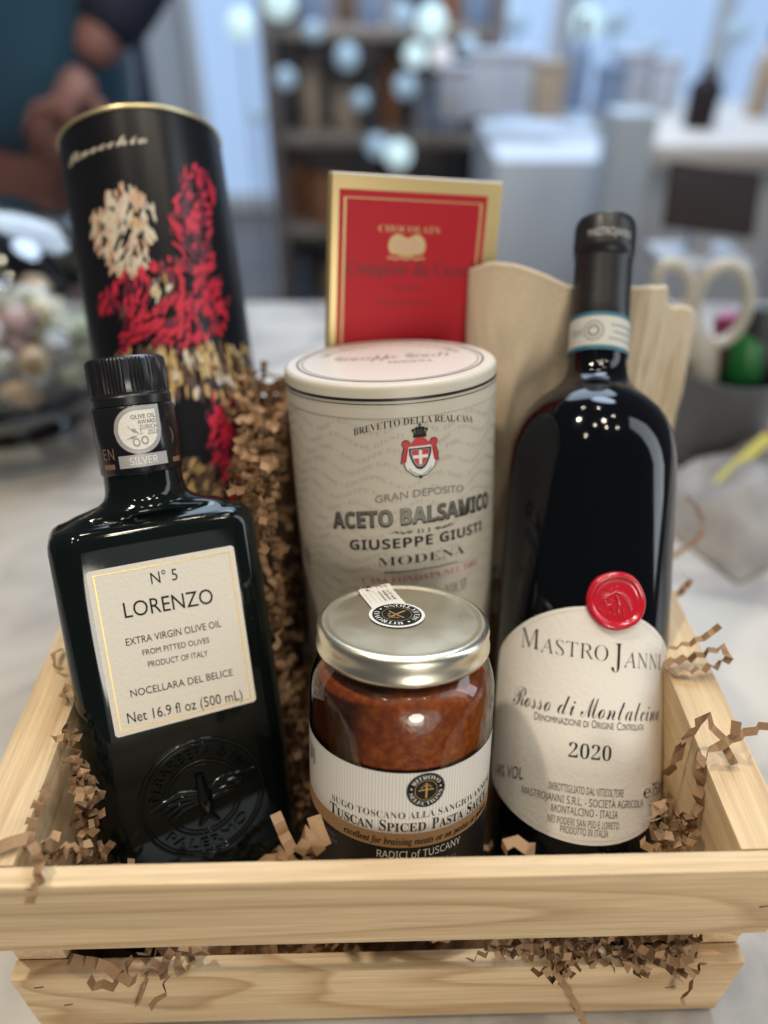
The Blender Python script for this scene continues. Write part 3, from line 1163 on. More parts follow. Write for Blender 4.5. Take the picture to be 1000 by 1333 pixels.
q.text('GIUSEPPE GIUSTI', -20.1, 43.2, -67.7, 4.5, 'ink', f2, 'heavy', arch(0.0022, 11))
q.text('MODENA', -8.2, 31.0, -75.2, 3.8, 'foil_dark', f2, 'serif', arch(0.003, 11))
q.stroke([(u, -78.6 - 0.002 * (u - 11) ** 2) for u in range(-6, 28)], 0.4, 'foil_dark', f2)
q.text('CASA FONDATA NEL 1605', -15.3, 40.0, -83.4, 2.7, 'pink_ink', f2, 'serif', arch(0.0024, 11))
q.text('DELLE', -8, 12, -93.6, 5.4, 'foil_grey', f2, 'serif')
q.text('MICO', 20.5, 32.0, -93.6, 5.4, 'foil_grey', f2, 'serif')
# coat of arms
X0, Z0 = 10.6, -28.5


def shield(w_, t_, b_):
    L_ = [(-w_, t_), (w_, t_)]
    R_ = [(w_ * (1 - (k / 8) ** 2.2), t_ - (t_ - b_) * (0.30 + 0.70 * k / 8)) for k in range(9)]
    Lf = [(-x, y) for x, y in reversed(R_)]
    return [(X0 + x, Z0 + y) for x, y in [L_[0]] + Lf[::-1][0:0] + [L_[1]] + R_ + Lf]


q.poly([(X0 - 7.0, Z0 - 2), (X0 - 6.0, Z0 - 5.5), (X0 - 2.6, Z0 - 8.4), (X0, Z0 - 9.3), (X0 + 2.6, Z0 - 8.4), (X0 + 6.0, Z0 - 5.5), (X0 + 7.0, Z0 - 2), (X0 + 5.6, Z0 + 4.4), (X0 - 5.6, Z0 + 4.4)], 'ink', f2)
q.poly([(X0 - 6.6, Z0 - 2), (X0 - 5.6, Z0 - 5.3), (X0 - 2.5, Z0 - 7.9), (X0, Z0 - 8.8), (X0 + 2.5, Z0 - 7.9), (X0 + 5.6, Z0 - 5.3), (X0 + 6.6, Z0 - 2), (X0 + 5.2, Z0 + 4.0), (X0 - 5.2, Z0 + 4.0)], 'white_ink', f3)
for s in (-1, 1):                                # mantle drapes
    q.poly([(X0 + s * 4.6, Z0 + 3.8), (X0 + s * 6.4, Z0 + 4.2), (X0 + s * 7.6, Z0 - 1.6), (X0 + s * 7.0, Z0 - 3.4), (X0 + s * 5.6, Z0 - 2.2)][::s], 'red_ink', f4)
    q.disc((X0 + s * 5.6, Z0 + 5.0), 1.75, 'ink', f3, 18)
    q.disc((X0 + s * 5.6, Z0 + 5.0), 1.5, 'red_ink', f4, 18)
    q.stroke([(X0 + s * 6.4, Z0 + 3.6), (X0 + s * 7.2, Z0 + 0.5), (X0 + s * 7.7, Z0 - 3.0)], 0.4, 'ink', f4)
    q.stroke([(X0 + s * 5.2, Z0 + 3.0), (X0 + s * 6.0, Z0 - 0.5), (X0 + s * 6.2, Z0 - 2.6)], 0.25, 'ink', f4)
    q.stroke([(X0 + s * 4.6, Z0 - 5.0), (X0 + s * 3.0, Z0 - 6.8), (X0, Z0 - 8.4)], 0.25, 'ink', f4)
q.poly([(X0 - 5.0, Z0 + 3.9), (X0 + 5.0, Z0 + 3.9), (X0 + 3.0, Z0 + 5.8), (X0 + 1.4, Z0 + 7.4), (X0 - 1.4, Z0 + 7.4), (X0 - 3.0, Z0 + 5.8)], 'red_ink', f4)
for r_, key, ff in ((4.5, 'ink', f4), (3.8, 'foil_grey', lambda a, z: on_cyl(45 * KS, 0.36)(a * KS, (z + CH) * KS)), (3.35, 'red_ink', lambda a, z: on_cyl(45 * KS, 0.42)(a * KS, (z + CH) * KS))):
    pts = [(X0 - r_, Z0 + 3.2 * r_ / 4.5), ]
    for k in range(17):
        t = -1 + 2 * k / 16
        pts.append((X0 + r_ * t, Z0 + 0.8 - (r_ * 1.45) * (1 - abs(t) ** 2.3)))
    pts.append((X0 + r_, Z0 + 3.2 * r_ / 4.5))
    q.poly(pts, key, ff)
f5 = lambda a, z: on_cyl(45 * KS, 0.48)(a * KS, (z + CH) * KS)
q.poly([(X0 - 0.6, Z0 - 3.6), (X0 + 0.6, Z0 - 3.6), (X0 + 0.6, Z0 + 2.2), (X0 - 0.6, Z0 + 2.2)], 'white_ink', f5)
q.poly([(X0 - 3.0, Z0 - 1.0), (X0 + 3.0, Z0 - 1.0), (X0 + 3.0, Z0 + 0.3), (X0 - 3.0, Z0 + 0.3)], 'white_ink', lambda a, z: on_cyl(45 * KS, 0.50)(a * KS, (z + CH) * KS))
q.disc((X0, Z0 - 8.9), 0.7, 'ink', f4, 12)
q.poly([(X0 - 2.6, Z0 + 7.4), (X0 + 2.6, Z0 + 7.4), (X0 + 2.7, Z0 + 8.5), (X0 - 2.7, Z0 + 8.5)], 'ink', f4)   # crown
for k in range(5):
    cx = X0 + (k - 2) * 1.35
    q.disc((cx, Z0 + 10.4 + (0.5 if k in (1, 3) else (0.9 if k == 2 else 0))), 0.62, 'ink', f4, 12)
    q.stroke([(X0 + (k - 2) * 1.1, Z0 + 8.4), (cx, Z0 + 10.4), (X0 + (k - 2) * 0.55, Z0 + 11.6)], 0.42, 'ink', f4)
q.poly([(X0 - 2.4, Z0 + 8.4), (X0 + 2.4, Z0 + 8.4), (X0 + 1.6, Z0 + 11.3), (X0 - 1.6, Z0 + 11.3)], 'foil_dark', f3)
q.stroke([(X0, Z0 + 11.2), (X0, Z0 + 13.0)], 0.45, 'ink', f4)
q.stroke([(X0 - 0.7, Z0 + 12.3), (X0 + 0.7, Z0 + 12.3)], 0.4, 'ink', f4)
q.build('tube', can, sharp=40)

q = MB()
q.lathe([kk(45.05, -13.0), kk(45.3, -12.7), kk(45.3, -2.2), kk(45.05, -1.1), kk(44.5, -0.4), kk(43.6, -0.02)], 'canister', 128)
q.lathe([kk(43.6, -0.02), kk(42.5, 0.05), kk(20, 0.05), kk(0.01, 0.05)], 'lid_card', 128)
fl_ = lambda a, z: on_cyl(45.5 * KS, 0.10)(a * KS, (z + CH) * KS)
for z0_, z1_ in ((-6.1, -5.0), (-7.5, -7.15)):
    q.sheet(-72, 72, 90, 1, (lambda a, b: (lambda u: (a, b)))(z0_, z1_), 'foil_dark', fl_)
ft = lambda x, y: (x * KS, y * KS, CH * KS + 0.18)
q.ring((0, 0), 39.6, 0.75, 'foil_dark', ft, 96)
q.ring((0, 0), 37.6, 0.35, 'foil_dark', ft, 96)
q.text('Giuseppe Giusti', -24, 26, 2, 9, 'foil_grey', ft, 'script', lambda x: 0.06 * x)
q.text('MODENA', -1, 18, -7.5, 4.0, 'foil_grey', ft, 'serif', lambda x: 0.06 * x)
q.arc_text('GRAN DEPOSITO ACETO BALSAMICO', (0, 0), 30, -70, 70, 3.2, 'foil_grey', ft, 'serif')
q.build('lid', can, sharp=35)

# ------------------------------------------------------------------ sauce jar
RJ = rotm(0, -0.336, 0.016)
TJ = (7.385, 195.8, -198.5)
JH = 109.0
jar = thing('sauce_jar', 'squat glass jar of red pasta sauce with a metal screw lid', 'jar', matrix=pose(TJ, RJ, (0, 0, JH)))
kj = lambda r, z: (r, z + JH)
RJAR = 34.9
q = MB()
q.lathe([kj(0.01, -107), kj(22, -108), kj(31, -109), kj(33.6, -107.4), kj(34.7, -104), kj(RJAR, -100), kj(RJAR, -60), kj(RJAR, -30), kj(34.7, -25), kj(34.0, -21), kj(32.8, -17.4), kj(31.0, -14.8), kj(29.4, -13), kj(28.6, -11), kj(28.6, -3)], 'jar_glass', 128)
q.build('glass', jar, sharp=80)
q = MB()
q.lathe([kj(0.01, -104), kj(30, -104), kj(32.6, -101), kj(33.2, -95), kj(33.2, -60), kj(33.2, -30), kj(32.8, -25), kj(31.8, -21), kj(30.4, -18.4), kj(28.8, -16.6), kj(27.4, -15.4), kj(26.6, -15.0), kj(15, -15.4), kj(0.01, -15.2)], 'sauce', 96, rfun=lambda r, z, a: r + (0.25 * noise.noise(Vector((math.cos(a) * 5, math.sin(a) * 5, z * 0.2))) if r > 20 else 0))
q.build('sauce', jar, sharp=60)
q = MB()
q.lathe([kj(28.7, -10.4), kj(30.4, -10.9), kj(31.6, -10.5), kj(32.1, -9.6), kj(32.1, -8.6), kj(31.7, -7.7), kj(31.6, -5.2), kj(31.7, -3.2), kj(31.4, -1.6), kj(30.5, -0.5), kj(29.4, 0.0), kj(28.4, -0.3), kj(27.6, -0.9), kj(26.6, -1.0), kj(25, -0.9), kj(0.01, -0.75)], 'lid_metal', 128)
q.build('lid', jar, sharp=75)

q = MB()
ql = lambda off: (lambda a, z: on_cyl(RJAR, off)(a, z + JH))
q.sheet(-66, 66, 110, 1, lambda u: (-66.6, -41.5), 'jar_paper', ql(0.10))
q.sheet(-66, 66, 110, 1, lambda u: (-72.7, -66.6), 'tan_band', ql(0.10))
q.sheet(-66, 66, 110, 1, lambda u: (-100, -72.7), 'label_black', ql(0.10))
for i in range(101):
    u = -60 + i * 1.2
    q.sheet(u, u + 0.42, 1, 1, lambda t: (-66.6, -41.5), 'stripe', ql(0.15))
li = ql(0.22)
q.text('SUGO TOSCANO ALLA SANGIOVANNESE', -27.4, 44, -60.2, 2.7, 'ink', li, 'serif', lambda x: -0.0012 * (x - 4) ** 2 * 0.6)
for t, x0, x1, h in (('T', -33.0, -29.2, 5.0), ('USCAN', -28.8, -11.5, 3.9), ('S', -9.0, -6.2, 5.0), ('PICED', -5.9, 10.3, 3.9), ('P', 12.8, 15.8, 5.0), ('ASTA', 16.1, 28.2, 3.9), ('S', 30.6, 33.4, 5.0), ('AUCE', 33.7, 46.5, 3.9)):
    q.text(t, x0 * 0.86, x1 * 0.86, -65.6, h * 0.9, 'ink', li, 'bold', lambda x: -0.0007 * (x - 4) ** 2)
q.text('excellent for braising meats or on pastas or polenta', -21.6, 41, -71.3, 2.8, 'ink', li, 'boldital')
q.text('RADICI of TUSCANY', -8.4, 23.4, -77.0, 3.1, 'white_ink', li, 'light', lambda x: 0.02 * (x - 10))
q.text('8.8oz (250g)', 2, 21.5, -82.2, 2.7, 'ink_soft', li, 'light')
q.stroke([(-7, -78.8), (9, -78.4), (22, -78.1)], 0.2, 'ink_soft', li)
q.text('Product of Italy', -38, -26, -76.4, 1.8, 'ink_soft', li, 'sans')
q.text('Keep refrigerated', -38, -25, -79.0, 1.8, 'ink_soft', li, 'sans')
for j in range(5):
    q.stroke([(-45 + j * 1.4, -46 - (j % 2)), (-45 + j * 1.4, -54 + (j % 3))], 0.6, 'ink_soft', li)


def roundel(mb, c, r, rot, fa_, fb_, fc_, rim):
    if rim:
        mb.disc(c, r * 1.13, 'paper_white', fa_, 48)
    else:
        mb.ring(c, r * 1.03, 0.3, 'ink', fa_, 48)
    mb.disc(c, r, 'ink', fa_ if not rim else fb_, 48)
    mb.ring(c, r * 0.60, 0.18, 'gold_ink', fb_ if not rim else fc_, 40)
    g = fc_
    mb.arc_text('RITROVO', c, r * 0.70, rot - 62, rot + 62, r * 0.22, 'white_ink', g, 'serif')
    mb.arc_text('SELECTIONS', c, r * 0.92, rot + 262, rot + 98, r * 0.22, 'white_ink', g, 'serif', True)
    ca, sa = math.cos(math.radians(-rot)), math.sin(math.radians(-rot))
    T_ = lambda x, y: (c[0] + (x * ca - y * sa) * r, c[1] + (x * sa + y * ca) * r)
    mb.stroke([T_(0.0, -0.48), T_(0.02, 0.0), T_(0.0, 0.42)], 0.09 * r, 'gold_ink', g)
    mb.stroke([T_(-0.42, 0.02), T_(0, 0.05), T_(0.42, 0.02)], 0.07 * r, 'gold_ink', g)
    for (x, y) in ((-0.24, 0.2), (0.24, 0.2), (0, 0.42), (-0.12, 0.3), (0.13, 0.32)):
        mb.disc(T_(x, y), 0.07 * r, 'copper_ink', g, 10)
    for a in (rot + 80, rot - 80):
        mb.disc((c[0] + 0.8 * r * math.sin(math.radians(a)), c[1] + 0.8 * r * math.cos(math.radians(a))), 0.05 * r, 'white_ink', g, 10)


roundel(q, (8.3, -48.8), 6.6, 0, ql(0.20), ql(0.26), ql(0.32), False)
q.build('front_label', jar)

q = MB()
lt = lambda off: (lambda x, y: (x, y, JH - 0.75 + off))


def strip_fn(off):
    def f(x, y):
        r = math.hypot(x, y)
        z = JH - 0.75 + off
        if r > 27.0:
            z = JH + 0.15 + off
        if r > 30.4:
            z = JH - 1.0 + off - (r - 30.4) * 2.2
        return (x, y, z)
    return f


sd = Vector((-0.352, 0.936))                     # direction of the paper strip on the lid
sn = Vector((0.936, 0.352))
vsn = []
for i in range(13):
    t = 6 + i * 2.25
    for s in (-6.9, 6.9):
        p = Vector((-2.3, 2.9)) + sd * t + sn * s
        vsn.append(strip_fn(0.25)(p.x, p.y))
q.add(vsn, [(2 * i, 2 * i + 1, 2 * i + 3, 2 * i + 2) for i in range(12)], 'paper_white')


def on_strip(u, v):                              # u along the strip's width, v along its length
    p = Vector((-2.3, 2.9)) + sd * v + sn * u
    a = strip_fn(0.40)(p.x, p.y)
    return a


for i in range(6):
    q.stroke([on_strip_ for on_strip_ in [(-5.4 + i * 2.1, 12 + k * 2) for k in range(9)]], 0.18, 'stripe', on_strip)
turn = lambda u, v: on_strip(v - 0, 28.0 - u)
q.text('M17', 0.6, 6.2, -4.2, 3.2, 'ink', turn, 'sans')
for r_, (v0, t) in enumerate(((0.2, 'Da consumarsi'), (2.0, 'preferibilmente'), (3.8, 'entro il: vedi'))):
    q.text(t, 3.0, 15.0, v0, 1.3, 'ink', turn, 'sans', res=1)
roundel(q, (-2.3, 2.9), 9.2, -135, lt(0.35), lt(0.45), lt(0.55), True)
q.build('lid_sticker', jar)

# ------------------------------------------------------------------ black gift tube with painted ornament
US = 0.93
RT = rotm(0, -0.637, -0.150)
TT = tuple(US * c for c in (-140.269, 474.837, -98.294))
UH = 318.0
tube = thing('gift_tube', 'tall black cylindrical gift tube with red, cream and gold brushwork print, leaning back', 'tube', matrix=pose(TT, RT, (0, 0, UH * US)))
ku = lambda r, z: (r * US, (z + UH) * US)
q = MB()
q.lathe([ku(0.01, -UH + 2), ku(44, -UH + 2), ku(45, -UH + 1), ku(45, -100), ku(45, -0.6)], 'tube_black', 128)
u1 = lambda a, z: on_cyl(45 * US, 0.12)(a * US, (z + UH) * US)
u2 = lambda a, z: on_cyl(45 * US, 0.22)(a * US, (z + UH) * US)
u3 = lambda a, z: on_cyl(45 * US, 0.32)(a * US, (z + UH) * US)


def blob(pts, key, fn, n=6, rough=0.6, seed=0):
    """outline with slightly brushed edges"""
    out = []
    m_ = len(pts)
    for i in range(m_):
        a, b = pts[i], pts[(i + 1) % m_]
        l = math.hypot(b[0] - a[0], b[1] - a[1])
        k = max(1, int(l / 2.0))
        for j in range(k):
            t = j / k
            x, y = a[0] + (b[0] - a[0]) * t, a[1] + (b[1] - a[1]) * t
            nx = noise.noise(Vector((x * 0.5, y * 0.5, seed)))
            ny = noise.noise(Vector((x * 0.5, y * 0.5, seed + 9)))
            out.append((x + nx * rough, y + ny * rough))
    q.poly(out, key, fn)


q.text('Pinocchio', -36.5, 14.0, -19.6, 5.2, 'cream_ink', u1, 'scriptbold', lambda x: 0.02 * x)
# painted dabs in cream, crimson and gold
def zone(a, z):
    """ink for a dab at arc a, height z; None leaves the black card bare"""
    n_ = noise.noise(Vector((a * 0.06, z * 0.06, 2.0)))
    if math.hypot((a + 7) / 17, (z + 63) / 22) < 1.08 + 0.5 * n_:
        return 'cream_ink' if n_ > -0.25 else 'peach_ink'
    if math.hypot((a - 33 - (z + 62) * 0.15) / 12, (z + 58) / 30) < 1.12 + 0.5 * n_:
        return 'crimson_ink' if n_ > -0.2 else 'maroon_ink'
    if math.hypot((a - 12) / 30, (z + 103) / 22) < 1.12 + 0.5 * n_:
        return 'crimson_ink' if n_ > -0.1 else ('maroon_ink' if n_ > -0.3 else 'ochre_ink')
    if abs(z + 140) < 14 and -24 < a < 62:
        return 'ochre_ink' if n_ > -0.15 else 'brown_ink'
    if math.hypot((a - 36) / 12, (z + 180) / 36) < 1.1 + 0.5 * n_:
        return 'crimson_ink' if n_ > -0.2 else 'maroon_ink'
    if math.hypot((a - 8) / 22, (z + 212) / 26) < 1:
        return 'ochre_ink' if n_ > 0 else 'brown_ink'
    return None


rd = random.Random(77)
SHADES = {'cream_ink': ('cream_ink', 'cream_ink', 'peach_ink'), 'peach_ink': ('peach_ink', 'cream_ink', 'ochre_ink'), 'crimson_ink': ('crimson_ink', 'crimson_ink', 'crimson_ink', 'maroon_ink'),
          'maroon_ink': ('maroon_ink', 'crimson_ink', 'maroon_ink'), 'ochre_ink': ('ochre_ink', 'ochre_ink', 'brown_ink', 'cream_ink'), 'brown_ink': ('brown_ink', 'ochre_ink', 'brown_ink')}
for n_ in range(2700):
    a, z = rd.uniform(-42, 62), rd.uniform(-236, -30)
    key = zone(a, z)
    if key is None:
        continue
    key = rd.choice(SHADES[key])
    th = 1.2 + 1.5 * noise.noise(Vector((a * 0.03, z * 0.03, 7))) + rd.uniform(-0.35, 0.35)
    if abs(z + 140) < 14:
        th = PI / 2 + 0.010 * (a - 18)
    ln, wd = rd.uniform(4.0, 9.5), rd.uniform(1.3, 2.8)
    off = on_cyl(45 * US, 0.12 + n_ * 0.0004)
    pts = []
    for k in range(10):
        t = 2 * PI * k / 10
        x, y = ln / 2 * math.cos(t) * rd.uniform(0.85, 1.1), wd / 2 * math.sin(t) * rd.uniform(0.8, 1.15)
        pts.append((a + x * math.cos(th) - y * math.sin(th), z + x * math.sin(th) + y * math.cos(th)))
    q.poly(pts, key, lambda u, v, off=off: off(u * US, (v + UH) * US))
q.stroke([(52 + 0.02 * k, -150 - k * 2.5) for k in range(30)], 1.2, 'ochre_ink', u1)
q.build('tube_body', tube, sharp=40)
q = MB()
q.lathe([ku(44.9, -0.9), ku(45.7, -0.8), ku(46.0, 0.2), ku(45.7, 1.2), ku(44.8, 1.3), ku(44.2, 0.2), ku(43.8, -3.4), ku(0.01, -3.6)], 'tube_gold', 128)
q.build('lid', tube, sharp=60)

# ------------------------------------------------------------------ chocolate box
BS = 1.165
RB = rotm(0.324, -0.252, 0.049)
TB = tuple(BS * c for c in (11.587, 311.466, -111.177))
box = thing('chocolate_box', 'slim red chocolate box with wide gold border standing behind the canister', 'box', matrix=pose(TB, RB, (0, 0, 150 * BS)))
q = MB()
q.box((1.9 * BS, 3.6 * BS, (150 + 35.2 - 85) * BS), (73.6 * BS, 7.2 * BS, 170 * BS), 'choc_gold', 0.8)
p1 = lambda x, z: (x * BS, -0.12, (z + 150) * BS)
p2 = lambda x, z: (x * BS, -0.22, (z + 150) * BS)
q.poly([(-32, -120), (32, -120), (32, 30), (-32, 30)], 'choc_red', p1)
q.stroke([(-29.6, -117), (29.4, -117), (29.4, 27.0), (-29.6, 27.0)], 1.1, 'choc_gold', p2, True)
q.text('CHOCOLATS', -15.2, 11.4, 14.8, 2.5, 'choc_gold', p2, 'serif')
for s in (-1, 1):                                # opened cocoa pod
    pts = [(-2.6, 12.4)] + [(-2.6 + s * (3.8 + 4.4 * math.cos(t)), 9.6 + 4.6 * math.sin(t)) for t in [PI / 2 - k * 0.33 for k in range(8)]] + [(-2.6, 5.4)]
    q.poly(pts, 'choc_gold', p2)
    p3 = lambda x, z: (x * BS, -0.32, (z + 150) * BS)
    q.poly([(-2.6 + s * 0.3, 11.2)] + [(-2.6 + s * (3.2 + 3.0 * math.cos(t)), 9.7 + 3.0 * math.sin(t)) for t in [PI / 2 - k * 0.33 for k in range(8)]] + [(-2.6 + s * 0.3, 7.0)], 'peach_ink', p3)
q.stroke([(-11 + k * 1.5, 4.7 + 0.35 * math.sin(k * 2)) for k in range(12)], 0.6, 'choc_gold', p2)
q.text('Comptoir du Cacao', -28.2, 27.2, -2.2, 5.6, 'choc_brown', p2, 'bold')
for cz, half, st in ((-7.2, 6.2, 0.9), (-13.4, 12.5, 0.8)):
    rg = random.Random(int(-cz * 10))
    u = -half - 1.8
    while u < half - 1.8:
        l = rg.uniform(0.6, 1.6)
        q.stroke([(u, cz + rg.uniform(-0.3, 0.3)), (u + l, cz + rg.uniform(-0.3, 0.3))], st, 'choc_brown', p2)
        u += l + 0.45
q.build('card_box', box, sharp=40)
q = MB()
q.box((1.9 * BS, 3.6 * BS, (150 + 35.2) * BS + 0.35), (73.0 * BS, 6.6 * BS, 1.0), 'board_white', 0.3)
q.build('top_flap', box)

# ------------------------------------------------------------------ folded linen
lin = MB()


def cloth_fold(edge, d0, tilt_back, seed, thick=4.0, low=165):
    """one folded thickness of cloth: a rounded fold along the top edge, two faces hanging from it"""
    ang = [-1.0, -0.5, 0.0]
    prof = []
    for k in range(37):                          # front face, bottom to top
        prof.append((0.0, -low * (1 - k / 36) ** 1.2))
    for k in range(1, 8):                        # rounded fold
        a_ = PI * k / 8
        prof.append((thick / 2 - thick / 2 * math.cos(a_), thick / 2 * math.sin(a_)))
    for k in range(15):
        prof.append((thick, -low * k / 14))
    vs_, fs_ = [], []
    n = len(edge)
    for i, (px, py, dd) in enumerate(edge):
        top = at(px, py, y=(d0 + dd) / 1000) * 1000
        for (dy, dz) in prof:
            t = max(0.0, -dz / low)
            pl_ = ((0.3 if seed == 1.0 else 1.3) * math.sin(i * 0.50 + seed + t * 1.2) + (0.0 if seed == 1.0 else 0.6) * math.sin(i * 1.1 + seed * 2) + 7.0 * noise.noise(Vector((i * 0.10 + t * 1.5, t * 2.5, seed))) + 2.4 * noise.noise(Vector((i * 0.16 + t * 5, t * 6.0, seed + 3))) + 1.6 * abs(noise.noise(Vector((i * 0.2 - t * 7, t * 5.0, seed + 6))))) * min(1, t * 4 + 0.15)
            vs_.append((top.x * (1 - 0.10 * t) + 2.5 * t * math.sin(i * 0.4 + seed), top.y + dy - tilt_back * t + pl_, top.z + dz - thick / 2 + 0.8 * noise.noise(Vector((i * 0.15, seed, 5)))))
    m_ = len(prof)
    for i in range(n - 1):
        for j in range(m_ - 1):
            p = i * m_ + j
            fs_.append((p, p + m_, p + m_ + 1, p + 1))
    fs_.append(tuple(range(m_)))
    fs_.append(tuple((n - 1) * m_ + k for k in reversed(range(m_))))
    lin.add(vs_, fs_, 'linen', True)


def smooth_edge(pts, n=46):
    sp_ = spline([Vector(p) for p in pts], 24)
    return [tuple(sp_[int(round(k * (len(sp_) - 1) / n))]) for k in range(n + 1)]


def spline(pts, n=14):
    out = []
    P_ = [pts[0]] + list(pts) + [pts[-1]]
    for i in range(1, len(P_) - 2):
        for j in range(n):
            t = j / n
            a, b, c, d = (Vector(P_[i + k]) for k in (-1, 0, 1, 2))
            out.append(0.5 * ((2 * b) + (c - a) * t + (2 * a - 5 * b + 4 * c - d) * t * t + (3 * b - a - 3 * c + d) * t ** 3))
    out.append(Vector(P_[-1]))
    return out


cloth_fold(smooth_edge([(612, 352, 18), (645, 343, 8), (690, 350, 2), (745, 374, 0), (780, 384, 4)]), 350, 62, 1.0)
cloth_fold(smooth_edge([(760, 378, 2), (800, 377, 0), (845, 374, -2), (868, 373, 3), (872, 378, 9)]), 356, 58, 4.0, 4.5)
cloth_fold(smooth_edge([(780, 398, 4), (830, 392, 2), (868, 396, 0), (880, 402, 6)]), 366, 58, 2.0, 4)
cloth_fold(smooth_edge([(800, 404, 8), (850, 402, 4), (888, 400, 2), (903, 402, 6), (908, 410, 14)]), 374, 58, 7.0, 5)
linen = lin.build('linen_cloth', None, sharp=50)
lo = Vector((0.11, 0.36, 0.03))
linen.data.transform(Matrix.Translation(-lo))
linen.matrix_world = Matrix.Translation(lo)
tag(linen, 'folded natural linen cloth standing behind the wine bottle', 'cloth')

# ------------------------------------------------------------------ crinkle cut paper
SOL = []                                         # what the paper must not run through


def solid(o, fn):
    SOL.append((o.matrix_world.inverted(), fn))


def wine_r(z):
    return 39 if z < 185 else (39 - (z - 185) * 0.7 if z < 218 else 17)


solid(wine, lambda p: -1 < p.z < 299 and math.hypot(p.x, p.y) < wine_r(p.z))
solid(can, lambda p: -1 < p.z < CH * KS + 1 and math.hypot(p.x, p.y) < 47.5)
solid(jar, lambda p: -1 < p.z < JH + 1 and math.hypot(p.x, p.y) < 36.8)
solid(tube, lambda p: -1 < p.z < UH * US and math.hypot(p.x, p.y) < 45 * US + 1.5)
solid(oil, lambda p: (-1 < p.z < 185 * OS and abs(p.x) < 43 * OS and abs(p.y) < 23.5 * OS) or (182 * OS < p.z < 252 * OS and math.hypot(p.x, p.y) < 18))
solid(box, lambda p: -38 * BS < p.x < 41 * BS and -1.5 < p.y < 15 * BS + 1 and p.z < 190 * BS)
CI = crate.matrix_world.inverted()


def blocked(p):
    """p in metres, world"""
    for inv, fn_ in SOL:
        l = inv @ p
        if fn_(l * 1000):
            return True
    l = (CI @ p) * 1000
    if l.z < 7 and abs(l.x) < 140 and 0 < l.y < DEP:
        return True
    if l.z < ZT + 1 and 140 - END - 1 < abs(l.x) < 141 and 0 < l.y < DEP:
        return True
    if -1 < l.y < TH + 1 or DEP - TH - 1 < l.y < DEP + 1:
        if abs(l.x) < 141 and (ZT - H - 1 < l.z < ZT + 1 or l.z < H + 1):
            return True
    return False


def ribbon(mb, path, width=3.4, pitch=2.7, amp=1.35, tw0=0.0, tw1=0.0, ref=Vector((0.2, 0.1, 1))):
    """zigzag strip of kraft paper along path (mm, world)"""
    pts = [Vector(p) for p in path]
    L_ = [0.0]
    for a, b in zip(pts, pts[1:]):
        L_.append(L_[-1] + (b - a).length)
    n = max(2, int(L_[-1] / pitch))
    vs_, fs_ = [], []
    k = 0
    for i in range(n + 1):
        s = L_[-1] * i / n
        while k < len(pts) - 2 and L_[k + 1] < s:
            k += 1
        f = (s - L_[k]) / max(1e-6, L_[k + 1] - L_[k])
        p = pts[k].lerp(pts[k + 1], f)
        t = (pts[min(k + 2, len(pts) - 1)] - pts[max(k - 1, 0)]).normalized()
        sd_ = t.cross(ref)
        if sd_.length < 0.05:
            sd_ = t.cross(Vector((1, 0.3, 0)))
        sd_.normalize()
        ang = tw0 + (tw1 - tw0) * i / n
        sd_ = Matrix.Rotation(ang, 3, t) @ sd_
        nm = sd_.cross(t).normalized()
        wob = 1 + 0.25 * math.sin(i * 2.3 + s)
        c = p + nm * amp * wob * (1 if i % 2 else -1)
        vs_ += [c + sd_ * width / 2, c - sd_ * width / 2]
    for i in range(n):
        fs_.append((2 * i, 2 * i + 1, 2 * i + 3, 2 * i + 2))
    mb.add(vs_, fs_, 'kraft')


rg = random.Random(11)
nest = MB()


def heap(x, y):
    """height (mm above the table) of the paper nest at crate-space x, y"""
    sm = lambda e0, e1: (lambda t: t * t * (3 - 2 * t))(max(0, min(1, (y - e0) / (e1 - e0))))
    base = 52 + 46 * sm(60, 180)
    if x < -86:
        base = 76 + 34 * sm(35, 100)
    elif -74 < x < -2:
        fx = (lambda t: t * t * (3 - 2 * t))(max(0, min(1, (-33 - x) / 13)))
        fx *= (lambda t: t * t * (3 - 2 * t))(max(0, min(1, (x + 74) / 12)))
        fx = max(fx, sm(190, 205))
        base = 52 + 122 * sm(82, 132) * fx
    elif x > 84:
        base = 72 + 24 * sm(20, 90)
    return base + 5 * noise.noise(Vector((x * 0.03, y * 0.03, 3)))


CM = crate.matrix_world


core = MB()
gx, gy = 60, 60
vs, fs = [], []
for i in range(gx + 1):
    for j in range(gy + 1):
        x, y = -119 + 238 * i / gx, 9 + 252 * j / gy
        z = heap(x + (6 if x > -60 else 0), y - 24) - 24 + 5 * noise.noise(Vector((x * 0.21, y * 0.21, 1))) + 3 * noise.noise(Vector((x * 0.5, y * 0.5, 4)))
        vs.append(tuple((CM @ (Vector((x, y, z)) / 1000)) * 1000))
for i in range(gx):
    for j in range(gy):
        p = i * (gy + 1) + j
        fs.append((p, p + gy + 1, p + gy + 2, p + 1))
nest.add(vs, fs, 'kraft')


